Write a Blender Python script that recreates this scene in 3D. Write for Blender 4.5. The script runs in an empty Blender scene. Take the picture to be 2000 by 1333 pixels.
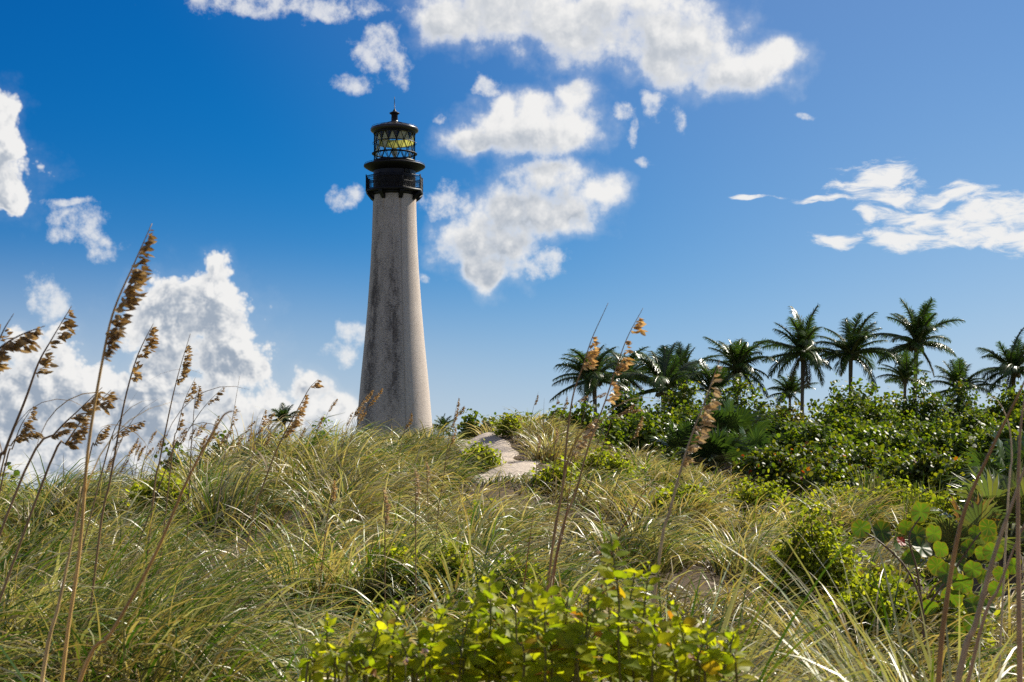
import bpy, math, random
import numpy as np
from math import radians as R

# ------------------------------------------------------------------ camera, sky, sun, exposure
SC = bpy.context.scene
EYE = 1.7            # height of the lens above the low ground datum
F = 3333.0           # focal length measured in photo pixels (60 mm lens, 2000 px wide frame)
HOR = 960.0          # the row the horizon falls on, hidden behind the dune
SUN_AZ, SUN_EL = R(51), R(40)     # from straight ahead towards the right

cam_d = bpy.data.cameras.new('camera'); cam = bpy.data.objects.new('camera', cam_d)
SC.collection.objects.link(cam)
cam.location = (0, 0, EYE); cam.rotation_euler = (R(90), 0, 0)
cam_d.lens = 60; cam_d.sensor_width = 36
cam_d.shift_y = (HOR - 666.5) / 2000.0
cam_d.clip_start = 0.05; cam_d.clip_end = 20000
cam_d.dof.use_dof = True; cam_d.dof.focus_distance = 22.0; cam_d.dof.aperture_fstop = 16
SC.camera = cam
SC.view_settings.view_transform = 'Standard'; SC.view_settings.look = 'None'
SC.view_settings.gamma = 1; SC.view_settings.exposure = 0.5
SC.render.engine = 'CYCLES'
SC.cycles.use_denoising = False
SC.cycles.max_bounces = 6; SC.cycles.diffuse_bounces = 2; SC.cycles.glossy_bounces = 2
SC.cycles.transmission_bounces = 5; SC.cycles.transparent_max_bounces = 8
SC.cycles.sample_clamp_indirect = 4

sun_d = bpy.data.lights.new('sun', 'SUN'); sun = bpy.data.objects.new('sun', sun_d)
SC.collection.objects.link(sun)
sun_d.energy = 5.0; sun_d.angle = R(0.53); sun_d.color = (1.0, 0.93, 0.80)
sun.rotation_euler = (R(90) - SUN_EL, 0, R(180) - SUN_AZ)
sun.location = (30, 30, 60)

class NT:
    """small helper to write node trees as expressions"""
    def __init__(s, tree): s.t = tree; s.n = tree.nodes; s.l = tree.links
    def node(s, typ, **kw):
        n = s.n.new(typ)
        for k, v in kw.items(): setattr(n, k, v)
        return n
    def put(s, sock, v):
        if isinstance(v, bpy.types.NodeSocket): s.l.new(v, sock)
        else: sock.default_value = v
    def math(s, op, a, b=None, c=None, clamp=False):
        n = s.node('ShaderNodeMath', operation=op, use_clamp=clamp)
        for i, v in enumerate((a, b, c)):
            if v is not None: s.put(n.inputs[i], v)
        return n.outputs[0]
    def vmath(s, op, a, b=None, c=None):
        n = s.node('ShaderNodeVectorMath', operation=op)
        for i, v in enumerate((a, b, c)):
            if v is not None: s.put(n.inputs[i], v)
        return n.outputs['Value'] if op in ('LENGTH', 'DOT_PRODUCT', 'DISTANCE') else n.outputs[0]
    def noise(s, vec, scale, detail=4, rough=0.55, dim='3D', w=0.0, dist=0.0):
        n = s.node('ShaderNodeTexNoise', noise_dimensions=dim)
        if vec is not None: s.put(n.inputs['Vector'], vec)
        s.put(n.inputs['Scale'], scale); s.put(n.inputs['Detail'], detail); s.put(n.inputs['Roughness'], rough)
        s.put(n.inputs['Distortion'], dist)
        if dim == '4D': s.put(n.inputs['W'], w)
        return n
    def smooth(s, v, lo, hi, a=0.0, b=1.0):
        n = s.node('ShaderNodeMapRange', interpolation_type='SMOOTHSTEP')
        s.put(n.inputs[0], v); s.put(n.inputs[1], lo); s.put(n.inputs[2], hi); s.put(n.inputs[3], a); s.put(n.inputs[4], b)
        return n.outputs[0]
    def mix(s, f, a, b, blend='MIX'):
        n = s.node('ShaderNodeMix', data_type='RGBA', blend_type=blend)
        s.put(n.inputs[0], f); s.put(n.inputs[6], a); s.put(n.inputs[7], b)
        return n.outputs[2]
    def comb(s, x, y, z=0.0):
        n = s.node('ShaderNodeCombineXYZ')
        s.put(n.inputs[0], x); s.put(n.inputs[1], y); s.put(n.inputs[2], z)
        return n.outputs[0]

def C4(r, g, b): return (r, g, b, 1.0)

# clouds stand in the sky by bearing and elevation (hundredths of a radian-ish units); each is a group of soft lobes
def AE(px, py):
    a = math.atan((px - 1000) / F); e = math.atan((HOR - py) / F * math.cos(a))
    return a * 33.33, e * 33.33
CUMULUS = [
 (1010,10,190,66),(1180,40,170,74),(1330,92,120,78),(1450,132,110,48),(1530,112,46,28),(880,40,80,50),(1240,8,120,40),(1040,252,128,52),(1128,188,34,42),(978,220,42,42),(930,282,66,32),(1120,260,46,40),(1060,215,40,30),(1080,345,84,40),(1072,408,104,52),(1180,372,56,28),(950,460,96,74),(950,535,34,46),(1010,420,60,50),(-20,300,88,96),(10,225,40,32),(20,370,44,40),(412,562,78,58),(436,645,72,64),(318,605,86,62),(395,600,80,60),(360,650,80,64),(320,740,66,60),(430,725,64,36),(485,735,44,34),(590,770,44,44),(540,800,80,50),(640,800,70,34),(95,700,70,60),(180,740,60,50),(50,760,110,70),(230,770,90,46),(300,820,230,70),(150,890,260,70),(480,890,240,50),(420,690,100,70),(330,640,70,80),(100,820,160,70),(560,840,140,50)]
SMALL = [
 (872,388,64,26),(1050,508,46,26),(885,440,30,40),(1276,208,24,26),(1326,228,14,22),(1232,258,14,34),(1210,222,24,14),(150,438,64,26),(125,462,30,18),(90,590,30,42),(250,660,20,28),(690,660,26,32),(664,690,32,20),(680,388,22,22),(866,234,16,12),(832,556,14,14),(745,85,32,30),(560,8,170,26),(690,150,40,22),(770,130,26,30),(640,20,60,20),(950,165,30,20),(140,400,44,10),(1260,320,24,10),(1575,222,26,9),(500,20,60,14),(420,0,60,26),(745,100,40,34),(200,470,40,20)]
WISPS = [
 (1720,335,66,26),(1680,365,64,18),(1730,375,84,24),(1760,420,90,22),(1860,440,150,34),(1820,470,150,26),(1640,470,60,14),(1860,376,90,14),(1960,400,80,26),(1980,470,80,30),(1990,440,90,40),(1480,386,40,5),(1600,392,60,8)]
def cloud_field(N, v):
    def field(lobes, vec):
        cur = None
        for px, py, rx, ry in lobes:
            a, e = AE(px, py); k = 0.01
            d = N.vmath('MULTIPLY_ADD', vec, (1 / (rx * k), 1 / (ry * k), 0), (-a / (rx * k), -e / (ry * k), 0))
            L = N.vmath('LENGTH', d)
            cur = L if cur is None else N.math('SMOOTH_MIN', cur, L, 0.45)
        return N.math('SUBTRACT', 1.0, cur)
    w = N.noise(v, 0.8, 2, 0.5, '2D')                      # billowing edges
    warp = N.vmath('MULTIPLY', N.vmath('SUBTRACT', w.outputs['Color'], (0.5, 0.5, 0.5)), (0.8, 0.7, 0))
    vv = N.vmath('ADD', v, warp)
    fb = N.noise(v, 1.5, 9, 0.60, '2D').outputs['Fac']
    fs = N.noise(N.vmath('ADD', v, (0.16, 0.20, 0.0)), 1.5, 4, 0.5, '2D').outputs['Fac']   # a step towards the sun
    base = field(CUMULUS, vv)
    def billow(vec):
        n = N.node('ShaderNodeTexVoronoi', voronoi_dimensions='2D', feature='SMOOTH_F1', normalize=False)
        N.put(n.inputs['Vector'], vec); n.inputs['Scale'].default_value = 1.15; n.inputs['Detail'].default_value = 3.0; n.inputs['Roughness'].default_value = 0.55
        n.inputs['Lacunarity'].default_value = 2.3; n.inputs['Smoothness'].default_value = 0.35
        return N.math('SUBTRACT', 1.0, n.outputs['Distance'])
    wv = N.vmath('ADD', v, N.vmath('MULTIPLY', warp, (0.35, 0.35, 0)))
    b0 = billow(wv); b1 = billow(N.vmath('ADD', wv, (0.13, 0.17, 0.0)))
    xs_ = N.node('ShaderNodeSeparateXYZ'); N.put(xs_.inputs[0], v)
    lf = N.smooth(xs_.outputs[0], -4.5, -2.5, 1.0, 0.45)                # towering cumulus on the left, ragged fair-weather cloud elsewhere
    rag = N.math('MULTIPLY', N.math('SUBTRACT', fb, 0.52), 3.0)
    puff = N.math('ADD', N.math('MULTIPLY', N.math('SUBTRACT', b0, 0.12), 1.35), N.math('MULTIPLY', N.math('SUBTRACT', fb, 0.5), 0.9))
    edge = N.math('MULTIPLY_ADD', lf, N.math('SUBTRACT', puff, rag), rag)
    cum = N.math('ADD', N.math('MINIMUM', N.math('MULTIPLY_ADD', base, 1.8, 0.0), 1.05), edge)
    lit = field([t for t in CUMULUS if t[2] > 50], N.vmath('ADD', vv, (0.34, 0.46, 0.0)))  # how much cloud stands between here and the sun
    f2 = N.noise(v, 2.7, 7, 0.60, '2D').outputs['Fac']
    sm = N.math('ADD', N.math('MINIMUM', N.math('MULTIPLY_ADD', field(SMALL, vv), 1.2, 0.1), 0.6), N.math('MULTIPLY', N.math('SUBTRACT', f2, 0.52), 2.6))
    st = N.vmath('MULTIPLY', N.vmath('ADD', v, N.vmath('MULTIPLY', warp, (0.3, 0.3, 0))), (0.8, 2.4, 1))
    wf = N.noise(st, 1.8, 8, 0.62, '2D', dist=0.3).outputs['Fac']
    wi = N.math('ADD', N.math('MINIMUM', N.math('MULTIPLY_ADD', field(WISPS, vv), 1.5, 0.12), 0.75), N.math('MULTIPLY', N.math('SUBTRACT', wf, 0.5), 2.6))
    return cum, wi, base, N.math('MULTIPLY_ADD', lf, N.math('SUBTRACT', N.math('MULTIPLY', N.math('SUBTRACT', b1, b0), 0.9), N.math('SUBTRACT', fs, fb)), N.math('SUBTRACT', fs, fb)), lit, sm, lf

def make_world():
    w = bpy.data.worlds.new('World'); SC.world = w; w.use_nodes = True
    w.node_tree.nodes.clear(); N = NT(w.node_tree)
    out = N.node('ShaderNodeOutputWorld'); bg = N.node('ShaderNodeBackground')
    tc = N.node('ShaderNodeTexCoord'); d = N.vmath('NORMALIZE', tc.outputs['Generated'])
    sky = N.node('ShaderNodeTexSky', sky_type='NISHITA')
    sky.sun_disc = False; sky.sun_elevation = SUN_EL; sky.sun_rotation = SUN_AZ
    sky.air_density = 1.0; sky.dust_density = 0.2; sky.ozone_density = 3.0; sky.altitude = 0
    # clear maritime air: no yellow band at the horizon, the blue deepens quickly upwards
    N.put(sky.inputs[0], N.vmath('NORMALIZE', N.vmath('MULTIPLY_ADD', d, (1, 1, 1.0), (0, 0, 0.085))))
    rgb = N.node('ShaderNodeSeparateColor'); N.put(rgb.inputs[0], N.vmath('MULTIPLY', sky.outputs[0], (SKY_STR,) * 3))
    cc = N.node('ShaderNodeCombineColor')
    for k, (gm, ml) in enumerate(SKY_GRADE):
        N.put(cc.inputs[k], N.math('MULTIPLY', N.math('POWER', rgb.outputs[k], gm), ml / SKY_STR))
    tint = cc.outputs[0]
    sp = N.node('ShaderNodeSeparateXYZ'); N.put(sp.inputs[0], d)
    az = N.math('MULTIPLY', N.math('ARCTAN2', sp.outputs[0], sp.outputs[1]), 33.33)
    el = N.math('MULTIPLY', N.math('ARCSINE', sp.outputs[2]), 33.33)
    v = N.comb(az, el, 0.0)
    cum, wi, base, grad, lit, sm, lf = cloud_field(N, v)
    # unseen scattered clouds added outside the part described above, to brighten the fill light
    rest = N.smooth(N.math('ABSOLUTE', az), 12.5, 24.0)
    over = N.math('MAXIMUM', rest, N.smooth(el, 11.0, 17.0))
    big = N.noise(N.vmath('MULTIPLY', d, (1, 1, 2.2)), 2.6, 4, 0.6).outputs['Fac']
    rd = N.math('MULTIPLY', over, N.smooth(big, 0.47, 0.60))
    dens = N.smooth(cum, N.math('MULTIPLY_ADD', lf, 0.35, -0.35), N.math('MULTIPLY_ADD', lf, -0.65, 1.2))
    veil = N.math('MULTIPLY', N.smooth(cum, -1.0, 0.5), N.math('MULTIPLY_ADD', lf, -0.30, 0.36, clamp=True))          # thin veil round the clouds
    densw = N.smooth(wi, 0.0, 0.95); denss = N.math('MULTIPLY', N.smooth(sm, -0.25, 1.1), 0.78)
    low = N.smooth(el, 1.0, 10.5, 1.0, 0.0)
    sh = N.smooth(N.math('MULTIPLY_ADD', grad, 1.5, N.math('MULTIPLY', N.smooth(lit, -0.5, 0.7), 0.75)), -0.05, 1.05)
    shade = N.math('MULTIPLY', N.math('MULTIPLY', sh, N.smooth(cum, 0.2, 1.0)), N.math('MULTIPLY_ADD', low, 0.42, 0.60), clamp=True)
    left = N.smooth(az, -10.0, 6.0, 1.0, 0.0)
    white = C4(*[c * CLOUD for c in (1.0, 0.99, 0.97)]); grey = C4(*[c * CLOUD for c in (0.36, 0.43, 0.53)])
    cc = N.mix(shade, white, grey)
    # thin bright veil low over the sea on the left
    hz = N.math('MULTIPLY', N.smooth(el, 0.3, 5, 0.75, 0.0), N.math('MULTIPLY_ADD', left, 0.95, 0.05))
    def bell(wd): return N.math('POWER', 2.718, N.math('MULTIPLY', N.math('MULTIPLY', el, el), -1.0 / wd ** 2))
    sd = N.vmath('DOT_PRODUCT', d, (math.sin(SUN_AZ) * math.cos(SUN_EL), math.cos(SUN_AZ) * math.cos(SUN_EL), math.sin(SUN_EL)))
    glow = N.math('MULTIPLY', N.smooth(sd, 0.50, 0.785), N.math('MULTIPLY_ADD', bell(5.2), 0.5, 0.2))
    h1 = N.math('SUBTRACT', 1.0, N.math('MULTIPLY', N.math('SUBTRACT', 1.0, glow), N.math('SUBTRACT', 1.0, N.math('MULTIPLY', bell(2.9), 0.95))))
    tint = N.mix(h1, tint, C4(*[c * CLOUD for c in (0.68, 0.735, 0.81)]))
    c0 = N.mix(hz, tint, C4(*[c * CLOUD for c in (0.56, 0.65, 0.74)]))
    col = N.mix(N.math('MAXIMUM', N.math('MAXIMUM', N.math('MULTIPLY', densw, 0.95), denss), veil), c0, white)
    col = N.mix(N.math('MULTIPLY', dens, 0.97), col, cc)
    col = N.mix(N.math('MULTIPLY', rd, 0.9), col, C4(*[c * CLOUD for c in (0.50, 0.51, 0.53)]))
    N.put(bg.inputs['Color'], col); bg.inputs['Strength'].default_value = SKY_STR * 0.707
    N.l.new(bg.outputs[0], out.inputs[0])
    w.cycles.sampling_method = 'NONE'
SKY_STR, SKY_GRADE, CLOUD = 0.10, ((3.1, 0.67), (1.69, 1.04), (1.25, 1.03)), 9.0
make_world()
# ------------------------------------------------------------------ helpers
rs = np.random.RandomState(7)
COL = SC.collection

class MB:
    """collects vertices, faces (polygons of any size) and vertex colours; builds ONE mesh object"""
    def __init__(s): s.v = []; s.f = []; s.c = []; s.n = 0
    def add(s, v, f, c=None):
        v = np.asarray(v, float).reshape(-1, 3); f = np.asarray(f, np.int64)
        s.v.append(v); s.f.append(f + s.n)
        if c is None: c = (0.5, 0.5, 0.5)
        c = np.asarray(c, float)
        if c.ndim == 1: c = np.tile(c, (len(v), 1))
        s.c.append(c); s.n += len(v)
    def mesh(s, name, smooth=False):
        v = np.concatenate(s.v); c = np.concatenate(s.c)
        me = bpy.data.meshes.new(name); me.vertices.add(len(v)); me.vertices.foreach_set('co', v.ravel())
        li = np.concatenate([f.ravel() for f in s.f])
        sizes = np.concatenate([np.full(len(f), f.shape[1]) for f in s.f])
        st = np.concatenate([[0], np.cumsum(sizes)[:-1]])
        me.loops.add(len(li)); me.loops.foreach_set('vertex_index', li.astype(np.int32))
        me.polygons.add(len(sizes)); me.polygons.foreach_set('loop_start', st.astype(np.int32))
        me.update(calc_edges=True)
        at = me.color_attributes.new('Col', 'FLOAT_COLOR', 'POINT')
        at.data.foreach_set('color', np.concatenate([c, np.ones((len(c), 1))], 1).ravel())
        if smooth: me.polygons.foreach_set('use_smooth', np.ones(len(sizes), bool))
        me.update(); return me
    def build(s, name, mat, parent=None, smooth=False):
        me = s.mesh(name, smooth); me.materials.append(mat)
        o = bpy.data.objects.new(name, me); COL.objects.link(o)
        if parent: o.parent = parent
        return o
    def box(s, c, d, rz=0.0, col=None):
        x, y, z = np.array(d) / 2.0
        v = np.array([[a * x, b * y, e * z] for e in (-1, 1) for b in (-1, 1) for a in (-1, 1)])
        ca, sa = math.cos(rz), math.sin(rz)
        v = np.stack([v[:, 0] * ca - v[:, 1] * sa, v[:, 0] * sa + v[:, 1] * ca, v[:, 2]], 1) + np.array(c)
        s.add(v, [[0, 2, 3, 1], [4, 5, 7, 6], [0, 1, 5, 4], [2, 6, 7, 3], [0, 4, 6, 2], [1, 3, 7, 5]], col)
    def lathe(s, prof, n=48, col=None, ph=0.0, closed=False):
        prof = np.array(prof, float); a = np.arange(n) * 2 * math.pi / n + ph
        m = len(prof)
        v = np.stack([prof[:, 0][:, None] * np.cos(a), prof[:, 0][:, None] * np.sin(a), np.repeat(prof[:, 1][:, None], n, 1)], 2).reshape(-1, 3)
        i = np.arange(m - 1 if not closed else m)[:, None]; j = np.arange(n)[None, :]; i2 = (i + 1) % m; j2 = (j + 1) % n
        f = np.stack([i * n + j, i * n + j2, i2 * n + j2, i2 * n + j], 2).reshape(-1, 4)
        s.add(v, f, col)
    def tube(s, pts, rad, n=6, col=None, cap=True):
        p = np.asarray(pts, float); m = len(p); rad = np.broadcast_to(np.asarray(rad, float), (m,))
        t = np.gradient(p, axis=0); t /= np.linalg.norm(t, axis=1)[:, None] + 1e-12
        up = np.array([0.0, 0, 1]) if abs(t[0, 2]) < 0.9 else np.array([1.0, 0, 0])
        u = np.cross(t, up); u /= np.linalg.norm(u, axis=1)[:, None] + 1e-12
        w = np.cross(t, u); a = np.arange(n) * 2 * math.pi / n
        v = p[:, None] + rad[:, None, None] * (u[:, None] * np.cos(a)[None, :, None] + w[:, None] * np.sin(a)[None, :, None])
        i = np.arange(m - 1)[:, None]; j = np.arange(n)[None, :]; j2 = (j + 1) % n
        f = np.stack([i * n + j, i * n + j2, (i + 1) * n + j2, (i + 1) * n + j], 2).reshape(-1, 4)
        c = None
        if col is not None:
            col = np.asarray(col, float)
            c = np.repeat(col, n, 0) if col.ndim == 2 else col
        s.add(v.reshape(-1, 3), f, c)
        if cap:
            k = s.n - m * n
            s.f.append(np.array([list(range(k, k + n))])); s.f.append(np.array([list(range(k + (m - 1) * n, k + m * n))]))
    def ring(s, r, z, t, n=64, col=None, h=None):
        h = h or t
        s.lathe([(r - t / 2, z - h / 2), (r + t / 2, z - h / 2), (r + t / 2, z + h / 2), (r - t / 2, z + h / 2)], n, col, closed=True)

def thing(name, label, cat, loc=(0, 0, 0), rz=0.0, group=None):
    o = bpy.data.objects.new(name, None); COL.objects.link(o)
    o.location = loc; o.rotation_euler = (0, 0, rz); o.empty_display_size = 0.2
    return tag(o, label, cat, group)
def tag(o, label, cat, group=None):
    o['label'] = label; o['category'] = cat
    if group: o['group'] = group
    return o
def at(px, py, d): return np.array([(px - 1000) / F * d, d, EYE + (HOR - py) / F * d])

# ------------------------------------------------------------------ materials
def mat(name):
    m = bpy.data.materials.new(name); m.use_nodes = True; m.node_tree.nodes.clear()
    N = NT(m.node_tree); out = N.node('ShaderNodeOutputMaterial'); b = N.node('ShaderNodeBsdfPrincipled')
    N.l.new(b.outputs[0], out.inputs[0]); return m, N, b, out
def leaf_mat(name, transl=0.35, rough=0.42, tint=(1.0, 1.25, 0.5), spec=0.5, var=0.25, scale=40.0):
    """leaf or blade: colour of the thing itself from its vertices, light passes through it"""
    m, N, b, out = mat(name)
    a = N.node('ShaderNodeAttribute', attribute_name='Col'); tc = N.node('ShaderNodeTexCoord')
    nz = N.noise(tc.outputs['Object'], scale, 2, 0.6).outputs['Fac']
    c = N.vmath('MULTIPLY', a.outputs['Color'], N.comb(*[N.math('MULTIPLY_ADD', nz, 2 * var, 1 - var)] * 3))
    N.put(b.inputs['Base Color'], c); b.inputs['Roughness'].default_value = rough
    b.inputs['Specular IOR Level'].default_value = spec
    t = N.node('ShaderNodeBsdfTranslucent'); N.put(t.inputs[0], N.vmath('MULTIPLY', c, tint))
    x = N.node('ShaderNodeMixShader'); x.inputs[0].default_value = transl
    N.l.new(b.outputs[0], x.inputs[1]); N.l.new(t.outputs[0], x.inputs[2]); N.l.new(x.outputs[0], out.inputs[0])
    return m
def plain_mat(name, col, rough=0.5, var=0.2, scale=6.0, metal=0.0, bump=0.0, use_attr=False, spec=0.5):
    m, N, b, out = mat(name); tc = N.node('ShaderNodeTexCoord')
    nz = N.noise(tc.outputs['Object'], scale, 5, 0.6)
    src = N.node('ShaderNodeAttribute', attribute_name='Col').outputs['Color'] if use_attr else col[:3]
    c = N.vmath('MULTIPLY', src, N.comb(*[N.math('MULTIPLY_ADD', nz.outputs['Fac'], 2 * var, 1 - var)] * 3))
    N.put(b.inputs['Base Color'], c); b.inputs['Roughness'].default_value = rough; b.inputs['Metallic'].default_value = metal
    b.inputs['Specular IOR Level'].default_value = spec
    if bump:
        bp = N.node('ShaderNodeBump'); bp.inputs['Strength'].default_value = bump; N.put(bp.inputs['Height'], nz.outputs['Fac'])
        N.l.new(bp.outputs[0], b.inputs['Normal'])
    return m
M_GRASS = leaf_mat('grass_blade', 0.30, 0.40, (1.2, 1.2, 0.5), 0.5, 0.2, 30)
M_LEAF = leaf_mat('shrub_leaf', 0.48, 0.46, (1.5, 1.5, 0.35), 0.5, 0.2, 25)
M_NEAR = leaf_mat('young_leaf', 0.60, 0.5, (1.38, 1.42, 0.35), 0.25, 0.2, 60)
M_SOFT = leaf_mat('soft_leaf', 0.48, 0.45, (1.5, 1.45, 0.3), 0.45, 0.2, 60)
M_PALM = leaf_mat('palm_leaf', 0.32, 0.30, (1.1, 1.3, 0.5), 0.6, 0.2, 6)
M_SEED = leaf_mat('seed_husk', 0.30, 0.45, (1.1, 0.95, 0.7), 0.4, 0.25, 200)
M_STEM = plain_mat('dry_stem', None, 0.5, 0.3, 30, use_attr=True)
M_WOOD = plain_mat('twig_bark', (0.12, 0.085, 0.06), 0.85, 0.4, 20, bump=0.3)
M_TRUNK = plain_mat('palm_trunk', (0.17, 0.135, 0.105), 0.85, 0.35, 4, bump=0.4)
M_BLACK = plain_mat('black_paint', (0.008, 0.007, 0.009), 0.5, 0.5, 3, spec=0.3)
M_BRASS = plain_mat('brass', (0.45, 0.30, 0.10), 0.35, 0.2, 6, metal=0.8)

# ------------------------------------------------------------------ the lie of the land
TPX = np.array([-400, 0, 200, 400, 600, 700, 850, 980, 1150, 1300, 1500, 1700, 2000, 2500.])
TD = np.array([2, 4, 7, 10, 14, 18, 22, 28, 34, 45, 70, 110.])
TZ = np.array([
 [-1.05]*14,
 [-1.02]*8 + [-1.05]*6,
 [-.95,-.95,-.93,-.93,-.95,-.97,-1.0,-1.0,-1.0,-1.0,-1.02,-1.02,-1.0,-1.0],
 [-.85,-.85,-.80,-.80,-.86,-.9,-.92,-.92,-.92,-.95,-.97,-.97,-.95,-.95],
 [-.66,-.64,-.56,-.55,-.56,-.56,-.62,-.66,-.66,-.74,-.78,-.78,-.75,-.75],
 [-.62,-.5,-.25,-.15,-.10,-.12,-.28,-.24,-.42,-.52,-.58,-.62,-.6,-.6],
 [-.9,-.66,-.30,-.0,.12,.15,.00,.30,-.12,-.25,-.38,-.42,-.4,-.4],
 [-1.2,-1.0,-.65,-.10,.12,.28,.36,.78,.22,.04,-.12,-.16,-.15,-.15],
 [-1.4,-1.2,-1.0,-.4,.10,.40,.56,.98,.52,.30,.10,.0,.0,.0],
 [-1.5,-1.4,-1.3,-1.0,-.4,0,.2,.3,.3,.3,.25,.15,.1,.1],
 [-1.6,-1.6,-1.6,-1.5,-1.4,-1.3,-1.2,-1.1,-1.0,-.9,-.8,-.7,-.7,-.7],
 [-1.7]*14])
# the path runs up a low swell between the mounds
k = 7
def _ins(px, row_add):
    global TPX, TZ
    i = int(np.searchsorted(TPX, px)); t = (px - TPX[i - 1]) / (TPX[i] - TPX[i - 1]); col = TZ[:, i - 1] * (1 - t) + TZ[:, i] * t
    for r, v in row_add.items(): col[r] = v
    TPX = np.insert(TPX, i, px); TZ = np.insert(TZ, i, col, axis=1)
_ins(905, {5: -.34, 6: .22, 7: .80, 8: .94}); _ins(1065, {5: -.34, 6: .22, 7: .68, 8: .86})
_c = list(TPX).index
TZ[5:9, _c(980)] = (-.32, .26, .84, .99); TZ[6:9, _c(850)] = (.06, .58, .76); TZ[7:9, _c(1150)] = (.36, .66)
def smin(u): return u * u * (3 - 2 * u)
def ground(x, y):
    x = np.asarray(x, float); y = np.asarray(y, float)
    yy = np.clip(y, 2.0, 109.9); px = np.clip(1000 + x / np.maximum(yy, 4) * F, -399, 2499)
    i = np.clip(np.searchsorted(TPX, px) - 1, 0, len(TPX) - 2); j = np.clip(np.searchsorted(TD, yy) - 1, 0, len(TD) - 2)
    u = (px - TPX[i]) / (TPX[i + 1] - TPX[i]); v = (yy - TD[j]) / (TD[j + 1] - TD[j])
    u = 0.5 * u + 0.5 * smin(u); v = 0.5 * v + 0.5 * smin(v)
    z = (TZ[j, i] * (1 - u) + TZ[j, i + 1] * u) * (1 - v) + (TZ[j + 1, i] * (1 - u) + TZ[j + 1, i + 1] * u) * v
    fade = np.clip((60 - y) / 20, 0, 1)
    b = 0.08 * np.sin(x * 1.9 + 1.3 * np.sin(y * 0.7)) + 0.07 * np.sin(y * 1.3 + x * 0.6 + 2) + 0.03 * np.sin(x * 3.7 - y * 2.1)
    return EYE + z + b * fade
def gz(x, y): return float(ground(x, y))
def vnoise(x, y, seed=0):
    """smooth value noise 0..1"""
    t = np.random.RandomState(seed).rand(64, 64); xi = np.floor(x).astype(int); yi = np.floor(y).astype(int)
    fx = smin(x - xi); fy = smin(y - yi); g = lambda a, b: t[a % 64, b % 64]
    return (g(xi, yi) * (1 - fx) + g(xi + 1, yi) * fx) * (1 - fy) + (g(xi, yi + 1) * (1 - fx) + g(xi + 1, yi + 1) * fx) * fy

def sand_mat(name, base, litter):
    m, N, b, out = mat(name); tc = N.node('ShaderNodeTexCoord'); g = N.node('ShaderNodeNewGeometry')
    v = g.outputs['Position']
    n1 = N.noise(v, 2.2, 6, 0.62).outputs['Fac']; n2 = N.noise(v, 26, 5, 0.65).outputs['Fac']; n3 = N.noise(v, 5.5, 4, 0.6).outputs['Fac']
    c = N.mix(N.smooth(n2, 0.35, 0.7), C4(*[k * 0.86 for k in base]), C4(*base))
    lt = N.math('MULTIPLY', N.smooth(N.math('ADD', n1, N.math('MULTIPLY', n2, 0.25)), 0.25, 0.55), litter)
    c = N.mix(lt, c, C4(0.085, 0.055, 0.032))
    sp = N.node('ShaderNodeSeparateXYZ'); N.put(sp.inputs[0], v)
    far = N.smooth(sp.outputs[1], 45, 80)
    c = N.mix(N.math('MULTIPLY', far, litter, clamp=True), c, N.mix(n1, C4(0.05, 0.075, 0.025), C4(0.10, 0.11, 0.04)))
    N.put(b.inputs['Base Color'], c); b.inputs['Roughness'].default_value = 0.95; b.inputs['Specular IOR Level'].default_value = 0.2
    bp = N.node('ShaderNodeBump'); bp.inputs['Strength'].default_value = 0.9; bp.inputs['Distance'].default_value = 0.05
    N.put(bp.inputs['Height'], N.math('ADD', N.math('MULTIPLY', n3, 1.0), N.math('MULTIPLY', n2, 0.35))); N.l.new(bp.outputs[0], b.inputs['Normal'])
    return m
def grid_sheet(name, X, Y, Z, mt):
    ny, nx = X.shape; mb = MB()
    i = np.arange(ny - 1)[:, None]; j = np.arange(nx - 1)[None, :]
    f = np.stack([i * nx + j, i * nx + j + 1, (i + 1) * nx + j + 1, (i + 1) * nx + j], 2).reshape(-1, 4)
    mb.add(np.stack([X, Y, Z], 2).reshape(-1, 3), f)
    return mb.build(name, mt, smooth=True)
xs = np.concatenate([[-7000, -2500, -800, -300, -120], np.linspace(-40, 40, 161), [120, 300, 800, 2500, 7000]])
ys = np.concatenate([[-7000, -1500, -300, -80, -20], np.linspace(-6, 90, 193), [130, 200, 400, 1000, 3000, 9000]])
X, Y = np.meshgrid(xs, ys)
o = grid_sheet('ground', X, Y, ground(X, Y), sand_mat('dune_sand', (0.46, 0.40, 0.34), 0.95)); o['kind'] = 'structure'
# the bare sandy path climbing to the crest: left and right edge (px) at each distance
PD = np.array([20.9, 21.3, 21.8, 22.3, 23.5, 25, 26.5, 28, 29.5, 31, 33, 36, 40])
PL = np.array([965, 932, 918, 910, 904, 900, 892, 880, 872, 870, 874, 886, 895.])
PR = np.array([1045, 1074, 1080, 1072, 1056, 1030, 1008, 990, 980, 974, 966, 955, 948.])
dd = np.linspace(20.9, 40, 85); tt = np.linspace(0, 1, 25)
wob = lambda d, k: 9 * np.sin(d * 2.3 + k) + 6 * np.sin(d * 5.1 + 2 * k)
L_ = np.interp(dd, PD, PL) + wob(dd, 1); R_ = np.interp(dd, PD, PR) + wob(dd, 3)
PXg = L_[:, None] * (1 - tt) + R_[:, None] * tt; DD = np.repeat(dd[:, None], 25, 1)
Xp = (PXg - 1000) / F * DD
foot = 0.03 * (vnoise(Xp * 4.1 + 40, DD * 2.2 + 9, 4) - 0.5) + 0.03 * (vnoise(Xp * 7 + 40, DD * 6 + 9, 5) - 0.5)
edge = np.minimum(tt, 1 - tt) * 2
edgeE = np.minimum(np.repeat(edge[None], 85, 0), np.minimum((DD - 20.9) / 2.0, (40 - DD) / 2.0))
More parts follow.
